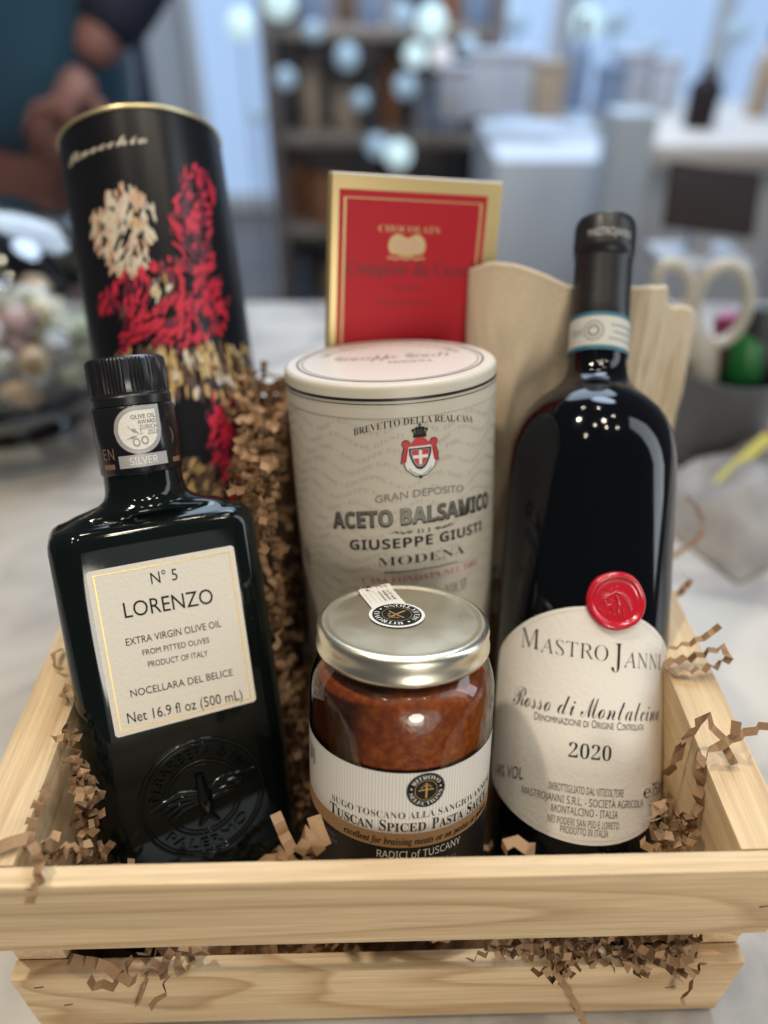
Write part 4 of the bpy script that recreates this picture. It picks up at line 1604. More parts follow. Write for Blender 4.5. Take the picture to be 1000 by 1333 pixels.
def grow(x, y, z, n_steps, step=3.2, curl=0.35, rise=0.0, top=None, front=False, near=None):
    h = rg.uniform(0, 2 * PI)
    dz = rg.uniform(-0.35, 0.45)
    out = []
    c = Vector((x, y, z))
    turn_ = rg.uniform(-curl, curl)
    start = c.copy()
    for _ in range(n_steps):
        if near and (c - start).length > near:
            break
        wp = CM @ (c / 1000)
        if blocked(wp) or (top is not None and (c.y < 9 or (c.x < -70 and c.y < 60 and c.x > -88) or c.z > heap(c.x, c.y) + top or abs(c.x) > 120 or c.y > DEP - 9)) or (front and (c.z < 36 or c.y < -7)):
            break
        out.append(wp * 1000)
        h += turn_ + rg.uniform(-0.2, 0.2)
        dz = max(-0.8, min(0.8, dz + rg.uniform(-0.2, 0.2) + rise))
        c = c + Vector((math.cos(h), math.sin(h), dz)).normalized() * step
        if rg.random() < 0.06:
            turn_ = rg.uniform(-curl, curl)
    return out


zones = [((-120, -88), (12, 120), 95), ((-62, -4), (14, 80), 40), ((-70, -34), (80, 136), 430), ((-74, -30), (130, 225), 220), ((86, 119), (14, 130), 70), ((-119, 119), (10, 90), 90), ((-119, 119), (90, 258), 90)]
for (x0, x1), (y0, y1), cnt in zones:
    for _ in range(cnt):
        x, y = rg.uniform(x0, x1), rg.uniform(y0, y1)
        z = heap(x, y) - abs(rg.gauss(0, 9))
        p = grow(x, y, z, rg.randint(14, 42), 2.4, 0.26, top=8)
        if len(p) > 4:
            ribbon(nest, p, rg.uniform(2.6, 4.0), rg.uniform(1.9, 2.9), rg.uniform(0.9, 1.6), rg.uniform(0, 3), rg.uniform(0, 4))
# bulging through the gap between the front slats
for _ in range(95):
    x = 112 - 62 * rg.random() ** 1.3
    z = rg.uniform(47, 66)
    p = grow(x, rg.uniform(-2, 12), z, rg.randint(5, 13), 2.2, 0.6, front=True)
    if len(p) > 3:
        ribbon(nest, p, rg.uniform(2.6, 3.4), rg.uniform(1.9, 2.6), rg.uniform(0.9, 1.5), rg.uniform(0, 3), rg.uniform(0, 4))
for _ in range(12):
    p = grow(rg.uniform(-112, -70), rg.uniform(-2, 10), rg.uniform(48, 60), rg.randint(4, 10), 2.6, 0.5)
    if len(p) > 3:
        ribbon(nest, p, 3.4, 2.7, 1.4, rg.uniform(0, 3), rg.uniform(0, 4))
# packed between the left board and the olive oil bottle, and in the front corners (photograph line, depth below the rim, count)
CMI = crate.matrix_world.inverted()
for (qa, da), (qb, db), cnt, jit in ((((90, 893), -3), ((98, 975), 0), 40, 1.2), (((98, 980), 5), ((120, 1098), 18), 40, 1.5), (((34, 1104), 3), ((112, 1106), 9), 12, 2.5), (((48, 1080), 1), ((66, 1020), 2), 6, 1.5),
                                        (((884, 1104), 22), ((912, 1050), 20), 16, 3), (((850, 1104), 12), ((880, 1100), 14), 10, 3)):
    for _ in range(int(cnt * 0.8)):
        t_ = rg.random()
        p0 = at(qa[0] + (qb[0] - qa[0]) * t_, qa[1] + (qb[1] - qa[1]) * t_, z=ZC - 0.243 - (da + (db - da) * t_ + rg.uniform(-3, 5)) / 1000)
        c0 = CMI @ p0 * 1000
        p = grow(c0.x + rg.uniform(-jit, jit), c0.y + rg.uniform(-jit, jit), c0.z, rg.randint(6, 14), 1.8, 0.9, near=7.5)
        if len(p) > 3:
            ribbon(nest, p, rg.uniform(2.6, 3.4), rg.uniform(1.7, 2.3), rg.uniform(0.9, 1.4), rg.uniform(0, 3), rg.uniform(0, 4))
no = nest.build('crinkle_paper', None)
tag(no, 'nest of brown crinkle-cut kraft paper filling the pine crate', 'paper filler', kind='stuff')


# single shreds one can follow by eye
def spline(pts, n=14):
    out = []
    P_ = [pts[0]] + list(pts) + [pts[-1]]
    for i in range(1, len(P_) - 2):
        for j in range(n):
            t = j / n
            a, b, c, d = (Vector(P_[i + k]) for k in (-1, 0, 1, 2))
            out.append(0.5 * ((2 * b) + (c - a) * t + (2 * a - 5 * b + 4 * c - d) * t * t + (3 * b - a - 3 * c + d) * t ** 3))
    out.append(Vector(P_[-1]))
    return out


TOPZ = ZC - 0.243


def shred(label, pts, width=3.3, pitch=2.8, amp=1.3, tw0=0.0, tw1=0.5):
    path = []
    for p in pts:
        px, py = p[0], p[1]
        if p[2] == 'z':
            path.append(at(px, py, z=p[3]) * 1000)
        else:
            path.append(at(px, py, y=p[3]) * 1000)
    b = MB()
    sp = spline(path)
    ribbon(b, sp, width, pitch, amp, tw0, tw1)
    o = b.build('paper_shred', None)
    c = sum(sp, Vector()) / len(sp) / 1000
    o.data.transform(Matrix.Translation(-c))
    o.matrix_world = Matrix.Translation(c)
    return tag(o, label, 'paper shred', 'loose crinkle paper shreds')


T6, T3, T12 = TOPZ + 0.005, TOPZ + 0.0025, TOPZ + 0.012
FY = 0.1185                                      # just in front of the front slats
shred('curly paper shred looped over the right crate board beside the wine label', [(868, 862, 'z', T6), (905, 855, 'z', T6), (938, 843, 'z', T12), (950, 852, 'z', T12), (940, 864, 'z', T6), (905, 872, 'z', T6), (872, 872, 'z', T3)])
shred('straight paper shred pointing up and away above the looped one', [(866, 846, 'z', T6), (895, 838, 'z', T12), (920, 828, 'z', T12 + 0.004), (938, 814, 'z', T12 + 0.008)], 2.6, 2.6, 0.9)
shred('paper shred arched high over the right board edge near the wine label', [(893, 968, 'z', TOPZ + 0.003), (905, 945, 'z', TOPZ + 0.012), (921, 930, 'z', TOPZ + 0.018), (934, 952, 'z', TOPZ + 0.012), (948, 975, 'z', T6), (958, 995, 'z', T3)], 3.0, 5.0, 1.2, 0.3, 0.8)
shred('paper shred crossing the right board and sticking out past its outer edge', [(918, 984, 'z', T6), (938, 970, 'z', T12), (962, 958, 'z', T12), (982, 950, 'z', T12), (1003, 943, 'z', T12)], 3.2, 3.4, 1.2, 0.2, 1.2)
shred('short stub of paper standing upright on the right board', [(950, 966, 'z', T6), (957, 960, 'z', T12), (960, 940, 'z', TOPZ + 0.020)], 3.4, 4.0, 0.8, 1.0, 1.2)
shred('long zigzag paper shred hanging down inside the right board', [(915, 984, 'z', T6), (914, 1005, 'z', TOPZ - 0.004), (912, 1030, 'z', TOPZ - 0.010), (907, 1060, 'z', TOPZ - 0.018), (897, 1085, 'z', TOPZ - 0.024), (884, 1104, 'z', TOPZ - 0.028)], 4.2, 3.6, 1.6, 0.6, 2.2)
shred('dark paper shred curving behind the wine label towards the right board', [(868, 1010, 'z', TOPZ - 0.02), (882, 985, 'z', TOPZ - 0.012), (893, 965, 'z', TOPZ - 0.002), (902, 948, 'z', T3)], 4.0, 4.6, 1.0, 0.6, 1.0)
shred('zigzag paper shred leaning on the lower right edge of the wine label', [(846, 1068, 'z', TOPZ - 0.004), (860, 1044, 'z', TOPZ + 0.004), (862, 1056, 'z', TOPZ - 0.006), (850, 1080, 'z', TOPZ - 0.014), (866, 1098, 'z', TOPZ - 0.02)], 4.2, 3.6, 1.5, 0.8, 2.4)
shred('paper shred curled in the air behind the right board', [(872, 728, 'y', 0.33), (890, 715, 'y', 0.34), (910, 700, 'y', 0.345), (916, 680, 'y', 0.35), (905, 656, 'y', 0.35), (890, 645, 'y', 0.35)], 3.0, 2.8, 1.2)
shred('small dark hook of paper at the back of the right board', [(875, 780, 'y', 0.26), (885, 772, 'y', 0.262), (897, 760, 'y', 0.265), (898, 750, 'y', 0.268), (888, 748, 'y', 0.27)], 3.2, 2.6, 1.2)
shred('paper shred hanging over the top of the upper slat at its left end', [(42, 1098, 'z', T6), (50, 1112, 'z', TOPZ + 0.009), (54, 1130, 'z', T6), (53, 1145, 'y', 0.1195), (46, 1158, 'y', 0.1150), (41, 1172, 'y', 0.1150)], 3.2, 2.8, 1.3, 0.2, 0.9)
shred('smooth pale paper shred lying flat on the left crate board', [(-4, 1104, 'z', T3), (12, 1100, 'z', T3), (26, 1092, 'z', T3), (38, 1090, 'z', T3)], 5.0, 9.0, 0.3, 0, 0)
shred('paper shred zigzagging up the inner face of the left board', [(38, 1100, 'z', TOPZ - 0.001), (40, 1080, 'z', TOPZ - 0.001), (46, 1060, 'z', TOPZ - 0.001), (54, 1040, 'z', TOPZ - 0.001), (68, 1024, 'z', TOPZ - 0.002)], 4.0, 2.7, 1.5, 0.2, 0.5)
shred('star-bent paper shred on the left board beside the olive oil bottle', [(84, 842, 'z', T3), (73, 846, 'z', T6), (70, 868, 'z', T6), (80, 864, 'z', T3), (86, 874, 'z', T3)], 2.2, 7.0, 1.0, 0.2, 0.6)
shred('paper shred spilling from the slat gap at its left end', [(88, 1247, 'y', 0.121), (110, 1252, 'y', 0.119), (132, 1255, 'y', 0.116), (150, 1266, 'y', FY - 0.004), (168, 1276, 'y', FY - 0.004), (182, 1276, 'y', FY - 0.003)], 3.6, 3.4, 1.8, 0.4, 0.9)
shred('straight paper tail hanging on the lower slat at its left end', [(193, 1274, 'y', FY - 0.001), (191, 1286, 'y', FY - 0.003), (185, 1298, 'y', FY - 0.002), (179, 1311, 'y', FY - 0.001)], 1.6, 9.0, 0.3, 0, 0.2)
shred('long thin paper shred dangling down the lower slat right of its middle', [(738, 1238, 'y', 0.121), (736, 1250, 'y', FY), (726, 1268, 'y', FY - 0.001), (734, 1280, 'y', FY - 0.001), (745, 1296, 'y', FY - 0.001), (752, 1310, 'y', FY - 0.002), (764, 1336, 'y', FY - 0.002)], 2.4, 5.6, 1.6, 0.9, 1.2)
shred('thin bent paper shred dangling at the right end of the lower slat', [(893, 1256, 'y', 0.120), (901, 1264, 'y', FY), (904, 1280, 'y', FY - 0.001), (893, 1290, 'y', FY - 0.001), (890, 1308, 'y', FY - 0.001)], 2.2, 6.0, 0.9, 0.8, 1.0)
shred('zigzag paper shred behind the upper slat beside the olive oil bottle', [(360, 1058, 'z', TOPZ - 0.002), (366, 1074, 'z', TOPZ - 0.004), (374, 1092, 'z', TOPZ - 0.006), (382, 1108, 'z', TOPZ - 0.006)], 4.0, 3.6, 1.7, 0.3, 0.4)
shred('flat upright paper shred leaning on the black foot of the jar label', [(410, 1062, 'z', TOPZ - 0.002), (416, 1082, 'z', TOPZ - 0.004), (424, 1102, 'z', TOPZ - 0.005)], 5.0, 14.0, 0.4, 0.2, 0.4)
shred('bunched paper shred between the olive oil bottle and the jar', [(390, 1112, 'z', TOPZ - 0.003), (398, 1096, 'z', TOPZ - 0.001), (400, 1082, 'z', TOPZ - 0.001), (408, 1092, 'z', TOPZ - 0.003), (416, 1110, 'z', TOPZ - 0.004)], 4.4, 3.6, 1.4, 0.3, 0.9)
shred('looped paper shred behind the upper slat below the wine label', [(655, 1110, 'z', TOPZ - 0.004), (663, 1098, 'z', TOPZ + 0.001), (675, 1094, 'z', TOPZ + 0.003), (684, 1104, 'z', TOPZ - 0.001), (700, 1106, 'z', TOPZ - 0.003)], 4.0, 4.2, 0.9, 0.3, 0.8)

# ------------------------------------------------------------------ the shop behind
FLOOR = -0.90
M['floor'] = mat('worn_wood_floor', (0.16, 0.125, 0.10), 0.35, var=0.25, vscale=3)
M['wall'] = mat('pale_painted_wall', (0.55, 0.57, 0.60), 0.7)
M['daylight'] = emit_mat('daylit_glass', (0.46, 0.64, 0.92), 0.68)
M['white_paint'] = mat('white_painted_metal', (0.72, 0.74, 0.76), 0.5)
fl = MB()
fl.box((0, 2.6, -0.02), (9, 7, 0.04), 'floor')
o = fl.build('floor', None, scale=1.0, matrix=Matrix.Translation((0, 0, FLOOR)))
tag(o, kind='structure')
WY = 4.6
wl_ = MB()
wl_.box((0, WY + 0.1, 1.4), (9, 0.2, 2.8), 'wall')
o = wl_.build('wall', None, scale=1.0, matrix=Matrix.Translation((0, 0, FLOOR)))
tag(o, kind='structure')


def pane(px0, px1, label, y=WY - 0.06):
    a, b = at(px0, 120, y=y), at(px1, 120, y=y)
    o = thing('shop_window', label, 'window', loc=((a.x + b.x) / 2, y, FLOOR))
    wd = b.x - a.x
    g = MB()
    g.box((0, 0, 1.25), (wd, 0.02, 2.3), 'daylight')
    g.build('pane', o, scale=1.0)
    f = MB()
    for s in (-1, 1):
        f.box((s * (wd / 2 + 0.03), -0.01, 1.25), (0.06, 0.07, 2.5), 'white_paint', 0.01)
    f.box((0, -0.01, 0.05), (wd, 0.07, 0.1), 'white_paint', 0.01)
    f.box((0, -0.01, 2.45), (wd, 0.07, 0.1), 'white_paint', 0.01)
    f.build('frame', o, scale=1.0)


pane(270, 352, 'narrow daylit shop window between the gift tube and the shelf')
pane(648, 705, 'narrow daylit shop window right of the wooden shelf')
pane(745, 905, 'broad daylit shop window behind the white counter')
pane(930, 1060, 'daylit shop window at the far right end of the wall')


def flat_col(name, col, rough=0.5, **k):
    M[name] = mat(name, col, rough, **k)
    return name


# wooden shelf unit with goods
SY = 2.9
a, b = at(356, 150, y=SY), at(640, 150, y=SY)
sx, sw = (a.x + b.x) / 2, b.x - a.x
shelf = thing('display_shelf', 'dark wooden display shelf far behind the chocolate box', 'shelf', loc=(sx, SY, FLOOR))
flat_col('shelf_wood', (0.19, 0.16, 0.155), 0.5)
flat_col('shelf_back', (0.34, 0.31, 0.33), 0.5)
flat_col('shelf_edge', (0.25, 0.20, 0.165), 0.5)
q = MB()
q.box((0, 0.20, 0.70), (sw, 0.03, 1.4), 'shelf_back')
q.build('back_panel', shelf, scale=1.0)
for s in (-1, 1):
    q = MB()
    q.box((s * (sw / 2 - 0.02), 0.0, 0.70), (0.04, 0.37, 1.4), 'shelf_wood', 0.004)
    q.build('side_panel', shelf, scale=1.0)
LV = [0.10, 0.42, 0.72, 1.02]
for z in LV:
    q = MB()
    q.box((0, 0.0, z), (sw - 0.085, 0.36, 0.03), 'shelf_edge', 0.004)
    q.build('shelf_board', shelf, scale=1.0)
PAL = [('navy', (0.035, 0.05, 0.13)), ('blue grey', (0.20, 0.26, 0.38)), ('brown', (0.20, 0.13, 0.09)), ('tan', (0.38, 0.29, 0.21)), ('charcoal', (0.06, 0.055, 0.06)), ('pale grey', (0.46, 0.48, 0.54)), ('rust', (0.30, 0.13, 0.06))]
for cn, cc in PAL:
    flat_col('pack_' + cn, cc, 0.35)
rg = random.Random(21)


def pack_proto(cn, tall):
    q = MB()
    if tall:                                     # a small bottle
        q.lathe([(0.001, 0), (0.030, 0), (0.032, 0.006), (0.032, 0.13), (0.024, 0.155), (0.011, 0.17), (0.011, 0.20)], 'pack_' + cn, 18)
    else:
        q.box((0, 0, 0.06), (0.085, 0.06, 0.12), 'pack_' + cn, 0.006)
    q2 = MB()
    if tall:
        q2.lathe([(0.013, 0.195), (0.013, 0.222), (0.001, 0.222)], 'dark_matte', 14)
    else:
        q2.box((0, 0, 0.131), (0.089, 0.063, 0.022), 'pack_' + cn, 0.004)
    return q, q2


flat_col('dark_matte', (0.05, 0.05, 0.055), 0.7)
PROTO = {}


def put_pack(cn, tall, loc, scale, rz, where):
    t = thing('glass_bottle' if tall else 'gift_carton', '%s %s %s' % (cn, 'bottle' if tall else 'carton', where), 'bottle' if tall else 'carton',
              matrix=Matrix.Translation(loc) @ Matrix.Rotation(rz, 4, 'Z') @ Matrix.Scale(scale, 4), group='%s %s %s' % (cn, 'bottles' if tall else 'cartons', where))
    k = (cn, tall)
    if k not in PROTO:
        q, q2 = pack_proto(cn, tall)
        PROTO[k] = (q.build('bottle_body' if tall else 'carton_body', t, scale=1.0), q2.build('stopper' if tall else 'carton_lid', t, scale=1.0))
    else:
        for p in PROTO[k]:
            c = p.copy()
            COL.objects.link(c)
            c.parent = t


for z in LV:
    x = -sw / 2 + 0.07
    while x < sw / 2 - 0.06:
        cn = rg.choice(PAL)[0]
        tall = rg.random() < 0.5
        sc_f = rg.uniform(0.8, 1.25)
        put_pack(cn, tall, (sx + x, SY - rg.uniform(0.0, 0.12), FLOOR + z + 0.016), sc_f, rg.uniform(-0.3, 0.3), 'standing among the goods on the wooden shelf')
        x += rg.uniform(0.06, 0.12)

# glowing balls on added stems, standing in for blurred reflections
M['glint'] = emit_mat('glint_glow', (0.62, 0.82, 0.85), 0.85)
M['glint_dim'] = emit_mat('dim_glint_glow', (0.42, 0.58, 0.72), 0.45)
M['glint_warm'] = emit_mat('warm_glint_glow', (0.76, 0.75, 0.78), 0.65)
glints = [(313, 32, 22, 'glint', 'beside the left window, the lower of two'), (364, 2, 26, 'glint', 'at the picture top above the navy carton'), (372, 102, 17, 'glint_dim', 'dim one over the left end of the shelf'),
         (452, 74, 20, 'glint_dim', 'dim bluish one above the middle of the shelf'), (524, 20, 19, 'glint_dim', 'dim one left of the bright top pair'), (562, 29, 25, 'glint', 'bright one high over the right end of the shelf'),
         (541, 72, 19, 'glint', 'greenish one just left of the warm globe'), (574, 73, 20, 'glint_warm', 'the warm white one'), (594, 117, 26, 'glint', 'brightest one, lowest at the shelf right end'),
         (491, 190, 19, 'glint_dim', 'left one of the low pair above the chocolate box'), (519, 201, 23, 'glint', 'right one of the low pair above the chocolate box'), (528, 112, 19, 'glint_dim', 'faint one amid the cartons'),
         (648, 80, 19, 'glint_dim', 'one on the pale wall beside the second window'), (671, 28, 20, 'glint_dim', 'high one before the second window'), (764, 30, 23, 'glint', 'bright one over the white counter'), (800, 24, 22, 'glint_dim', 'dim one right of the bright counter globe'),
         (408, 40, 15, 'glint_dim', 'small dim one between the left pair and the shelf middle'), (470, 130, 14, 'glint_dim', 'small one over the second shelf board'), (610, 60, 16, 'glint_dim', 'small one at the shelf end beside the brightest'),
         (335, 150, 14, 'glint_dim', 'small one low before the left window'), (690, 120, 17, 'glint_dim', 'low one before the second window'), (850, 60, 18, 'glint_dim', 'one before the broad window'), (960, 40, 18, 'glint_dim', 'one at the far right top')]
BY = 2.62
for px, py, rp_, key, where in glints:
    c = at(px, py, y=BY if px < 640 else 3.4)
    dist = (c - Vector((0, 0, ZC))).length
    r = rp_ * 0.66 / F_PX * dist
    t = thing('glint_ball', 'small glowing ball imitating a blurred reflection, ' + where, 'light', loc=(c.x, c.y, FLOOR), group='glowing balls imitating blurred reflections')
    q = MB()
    q.lathe([(r * math.sin(k * PI / 16) + 1e-4, -r * math.cos(k * PI / 16)) for k in range(17)], key, 24, z0=c.z - FLOOR)
    q.build('globe', t, scale=1.0)
    q = MB()
    q.lathe([(0.05, 0), (0.05, 0.015), (0.003, 0.02), (0.003, c.z - FLOOR - r)], 'dark_matte', 12, cap_bot=True)
    q.build('stem', t, scale=1.0)

# white counter with screen, phone and pillar
flat_col('counter_white', (0.52, 0.55, 0.60), 0.5)
flat_col('counter_top', (0.55, 0.50, 0.46), 0.4)
flat_col('screen_black', (0.022, 0.016, 0.016), 0.6, spec=0.15)
flat_col('pillar_grey', (0.36, 0.40, 0.44), 0.6)
a, b = at(655, 200, y=1.9), at(1080, 200, y=1.9)
ztop = at(900, 178, y=2.0).z
ct = thing('shop_counter', 'white shop counter with beige top behind the wine bottle neck', 'counter', loc=((a.x + b.x) / 2, 2.0, FLOOR))
q = MB()
q.box((0, 0.25, (ztop - FLOOR - 0.05) / 2), (b.x - a.x, 0.5, ztop - FLOOR - 0.05), 'counter_white', 0.01)
q.build('counter_body', ct, scale=1.0)
q = MB()
q.box((0.18, 0.22, ztop - FLOOR - 0.025), (b.x - a.x - 0.3, 0.6, 0.05), 'counter_top', 0.01)
q.build('counter_top', ct, scale=1.0)
a, b = at(786, 200, y=1.84), at(842, 200, y=1.84)
pl_ = MB()
zt = at(800, 142, y=1.84).z
pl_.box((0, 0, (zt - FLOOR) / 2), (b.x - a.x, 0.10, zt - FLOOR), 'pillar_grey', 0.01)
o = pl_.build('grey_pedestal', None, scale=1.0, matrix=Matrix.Translation(((a.x + b.x) / 2, 1.84, FLOOR)))
tag(o, 'square grey pedestal in front of the white counter', 'pedestal')
for k in range(13):
    x = a.x - 0.32 + k * 0.085 + rg.uniform(-0.02, 0.02)
    if abs(x - at(938, 160, y=2.12).x) < 0.07:
        continue
    put_pack(rg.choice(('pale grey', 'pale grey', 'blue grey', 'tan')), rg.random() < 0.3, (x, rg.uniform(2.22, 2.42), ztop + 0.001), rg.uniform(0.7, 1.1), rg.uniform(-0.5, 0.5), 'standing on the white shop counter')
# tilted screen
c = at(925, 268, y=1.05)
sc_ = thing('card_terminal', 'dark tilted touch screen on a stand at the table rear', 'terminal', loc=(c.x, c.y, -0.0))
flat_col('terminal_grey', (0.42, 0.43, 0.46), 0.4)
q = MB()
q.box((0, 0, c.z + 0.008), (0.125, 0.012, 0.085), 'screen_black', 0.004, rot=Matrix.Rotation(0.12, 3, 'Y') @ Matrix.Rotation(-0.6, 3, 'X'))
q.build('screen', sc_, scale=1.0)
q = MB()
q.box((0, 0.01, c.z / 2 - 0.01), (0.03, 0.03, max(0.02, c.z - 0.02)), 'terminal_grey', 0.004)
q.box((0, 0.0, 0.006), (0.12, 0.10, 0.012), 'terminal_grey', 0.004)
q.build('stand', sc_, scale=1.0)
# black bottle on the counter
c0 = at(938, 160, y=1.98)
pb = thing('dark_bottle', 'small black bottle standing on the beige counter top', 'bottle', loc=(c0.x, 2.12, ztop))
hb = at(932, 86, y=2.12).z - ztop
q = MB()
q.lathe([(0.001, 0), (0.036, 0), (0.038, 0.01), (0.038, hb * 0.70), (0.03, hb * 0.78), (0.014, hb * 0.84), (0.014, hb * 0.98)], 'screen_black', 24)
q.build('bottle_body', pb, scale=1.0)
q = MB()
q.lathe([(0.016, hb * 0.9), (0.016, hb), (0.001, hb)], 'screen_black', 24)
q.build('stopper', pb, scale=1.0)

# pen cup with scissors and markers
flat_col('cup_grey', (0.07, 0.07, 0.075), 0.4)
flat_col('handle_cream', (0.42, 0.40, 0.35), 0.4)
flat_col('blade_steel', (0.5, 0.5, 0.5), 0.25, metal=1.0)
flat_col('green_plastic', (0.008, 0.11, 0.022), 0.4)
flat_col('blue_plastic', (0.03, 0.05, 0.30), 0.35)
flat_col('pink_plastic', (0.25, 0.02, 0.09), 0.35)
flat_col('black_rubber', (0.02, 0.02, 0.022), 0.5)
flat_col('yellow_paint', (0.50, 0.46, 0.10), 0.5)
PY = 0.56
cb = at(930, 620, y=PY - 0.03)
cup = thing('pen_cup', 'dark grey pen cup on the table right of the linen', 'cup', loc=(cb.x, PY, 0))
q = MB()
ch = 0.085
q.lathe([(0.001, 0.003), (0.040, 0.003), (0.043, 0.006), (0.046, ch), (0.0435, ch), (0.041, 0.008), (0.001, 0.008)], 'cup_grey', 40)
q.build('cup_body', cup, scale=1.0)
sc2 = thing('scissors', 'scissors with big cream loop handles standing in the pen cup', 'scissors', loc=(cb.x, PY, 0))


def px3(px, py, y):
    p = at(px, py, y=y)
    return Vector((p.x - cb.x, p.y - PY, p.z))


def loop(cx, cy, rx, ry, y, rot, rad_, seg=28):
    pts = []
    for k in range(seg):
        a_ = 2 * PI * k / seg
        x, z = rx * math.cos(a_), ry * math.sin(a_)
        pts.append(px3(cx + x * math.cos(rot) - z * math.sin(rot), cy - (x * math.sin(rot) + z * math.cos(rot)), y))
    return pts


for (cx, cy, rx, ry, rot, sh) in ((878, 372, 22, 30, 0.2, [(892, 400), (906, 440), (914, 500), (918, 560)]), (940, 395, 34, 52, -0.25, [(925, 445), (918, 480), (914, 520), (912, 565)])):
    q = MB()
    q.tube(loop(cx, cy, rx, ry, PY, rot, 0.006), 0.0052, 'handle_cream', 10, True)
    q.tube([px3(x, y, PY + 0.002) for x, y in sh], [0.008, 0.011, 0.011, 0.009], 'handle_cream', 10)
    h_ = q.build('handle', sc2, scale=1.0)
q = MB()
q.tube([px3(915, 500, PY), px3(916, 560, PY), px3(917, 620, PY)], [0.008, 0.007, 0.004], 'blade_steel', 4)
q.build('blade', sc2, scale=1.0)
for (px, py0, py1, key, lab, lean) in ((968, 432, 560, 'green_plastic', 'green capped marker leaning right in the pen cup', 6), (934, 520, 640, 'blue_plastic', 'blue capped marker in the pen cup', 0), (952, 408, 520, 'pink_plastic', 'magenta capped marker behind the green one', -4), (986, 400, 540, 'black_rubber', 'thick black marker at the right of the pen cup', 10)):
    y = PY + (0.0 if key != 'pink_plastic' else 0.03)
    a, b = at(px + lean, py0, y=y), at(px - lean, py1, y=y)
    t = thing('marker', lab, 'marker', loc=b, group='markers in the pen cup')
    d = a - b
    q = MB()
    rr = 0.011 if key != 'green_plastic' else 0.0135
    q.tube([Vector((0, 0, 0)), d * 0.02, d * 0.5], [rr * 0.8, rr, rr], 'black_rubber', 14)
    q.build('barrel', t, scale=1.0)
    q = MB()
    q.tube([d * 0.42, d * 0.45, d * 0.92, d], [rr * 1.05, rr * 1.12, rr * 1.08, rr * 0.6], key, 14)
    q.build('cap', t, scale=1.0)
a, b = at(880, 680, y=0.45), at(1010, 560, y=0.50)
t = thing('pencil', 'yellow pencil lying slanted in front of the pen cup', 'pencil', loc=a)
q = MB()
d = b - a
q.tube([d * 0.06, d * 0.93], 0.005, 'yellow_paint', 6)
q.build('barrel', t, scale=1.0)
q = MB()
q.tube([Vector((0, 0, 0)), d * 0.06], [0.0008, 0.005], 'shelf_edge', 6)
q.build('point', t, scale=1.0)
q = MB()
q.tube([d * 0.93, d], 0.0052, 'pink_plastic', 6)
q.build('eraser', t, scale=1.0)
# grey pouch under the pencil
c = at(960, 640, y=0.47)
flat_col('pouch_grey', (0.24, 0.23, 0.225), 0.6, var=0.3, vscale=30)
pz = MB()
nx_, ny_ = 16, 12
vs, fs = [], []
for i in range(nx_ + 1):
    for j in range(ny_ + 1):
        u, v = i / nx_ - 0.5, j / ny_ - 0.5
        h_ = 0.05 * max(0, (1 - (2 * u) ** 4)) * max(0, (1 - (2 * v) ** 4)) * (0.8 + 0.4 * noise.noise(Vector((u * 4, v * 4, 1))))
        vs.append((u * 0.16, v * 0.11, 0.002 + h_))
n0 = len(vs)
vs += [(x, y, 0.0005) for x, y, z in vs]
for i in range(nx_):
    for j in range(ny_):
        p = i * (ny_ + 1) + j
        fs.append((p, p + ny_ + 1, p + ny_ + 2, p + 1))
        fs.append((n0 + p + 1, n0 + p + ny_ + 2, n0 + p + ny_ + 1, n0 + p))
pz.add(vs, fs, 'pouch_grey', True)
o = pz.build('soft_pouch', None, scale=1.0, matrix=Matrix.Translation((c.x + 0.02, 0.475, 0.0)) @ Matrix.Rotation(0.5, 4, 'Z'))
tag(o, 'crumpled grey pouch lying on the table behind the right crate board', 'pouch')

# glass dish with wrapped sweets at the left
GX, GY, GR = at(20, 560, y=0.60).x, 0.62, 0.125
M['dish_glass'] = thin_glass('clear_dish_glass', (0.95, 0.97, 0.98), 0.03, 2.0)
dish = thing('glass_dish', 'round clear glass dish with a domed cover left of the crate', 'dish', loc=(GX, GY, 0))
q = MB()
q.lathe([(0.001, 0.004), (0.05, 0.004), (0.06, 0.0), (0.062, 0.006), (0.03, 0.016), (0.09, 0.03), (GR, 0.055), (GR + 0.006, 0.062), (GR + 0.002, 0.066), (GR - 0.006, 0.06), (0.08, 0.036), (0.001, 0.030)], 'dish_glass', 64)
q.build('bowl', dish, scale=1.0)
q = MB()
q.lathe([(GR - 0.006, 0.068), (GR - 0.004, 0.11), (GR * 0.86, 0.15), (GR * 0.62, 0.178), (GR * 0.3, 0.192), (0.016, 0.196)], 'dish_glass', 64)
q.build('dome', dish, scale=1.0)
q = MB()
q.lathe([(0.012, 0.195), (0.010, 0.203), (0.02, 0.215), (0.02, 0.225), (0.001, 0.234)], 'dish_glass', 32)
q.build('knob', dish, scale=1.0)
rg = random.Random(3)
cols = [('pale yellow', (0.62, 0.56, 0.22)), ('soft green', (0.33, 0.44, 0.22)), ('white', (0.72, 0.70, 0.66)), ('orange', (0.60, 0.33, 0.10)), ('dusty pink', (0.55, 0.25, 0.28)), ('pale blue', (0.40, 0.46, 0.58)), ('olive', (0.26, 0.28, 0.12))]
for i, (cn, cc) in enumerate(cols):
    flat_col('wrap_%d' % i, tuple(0.45 * c + 0.55 * g for c, g in zip(cc, (0.40, 0.385, 0.35))), 0.35)
proto = {}
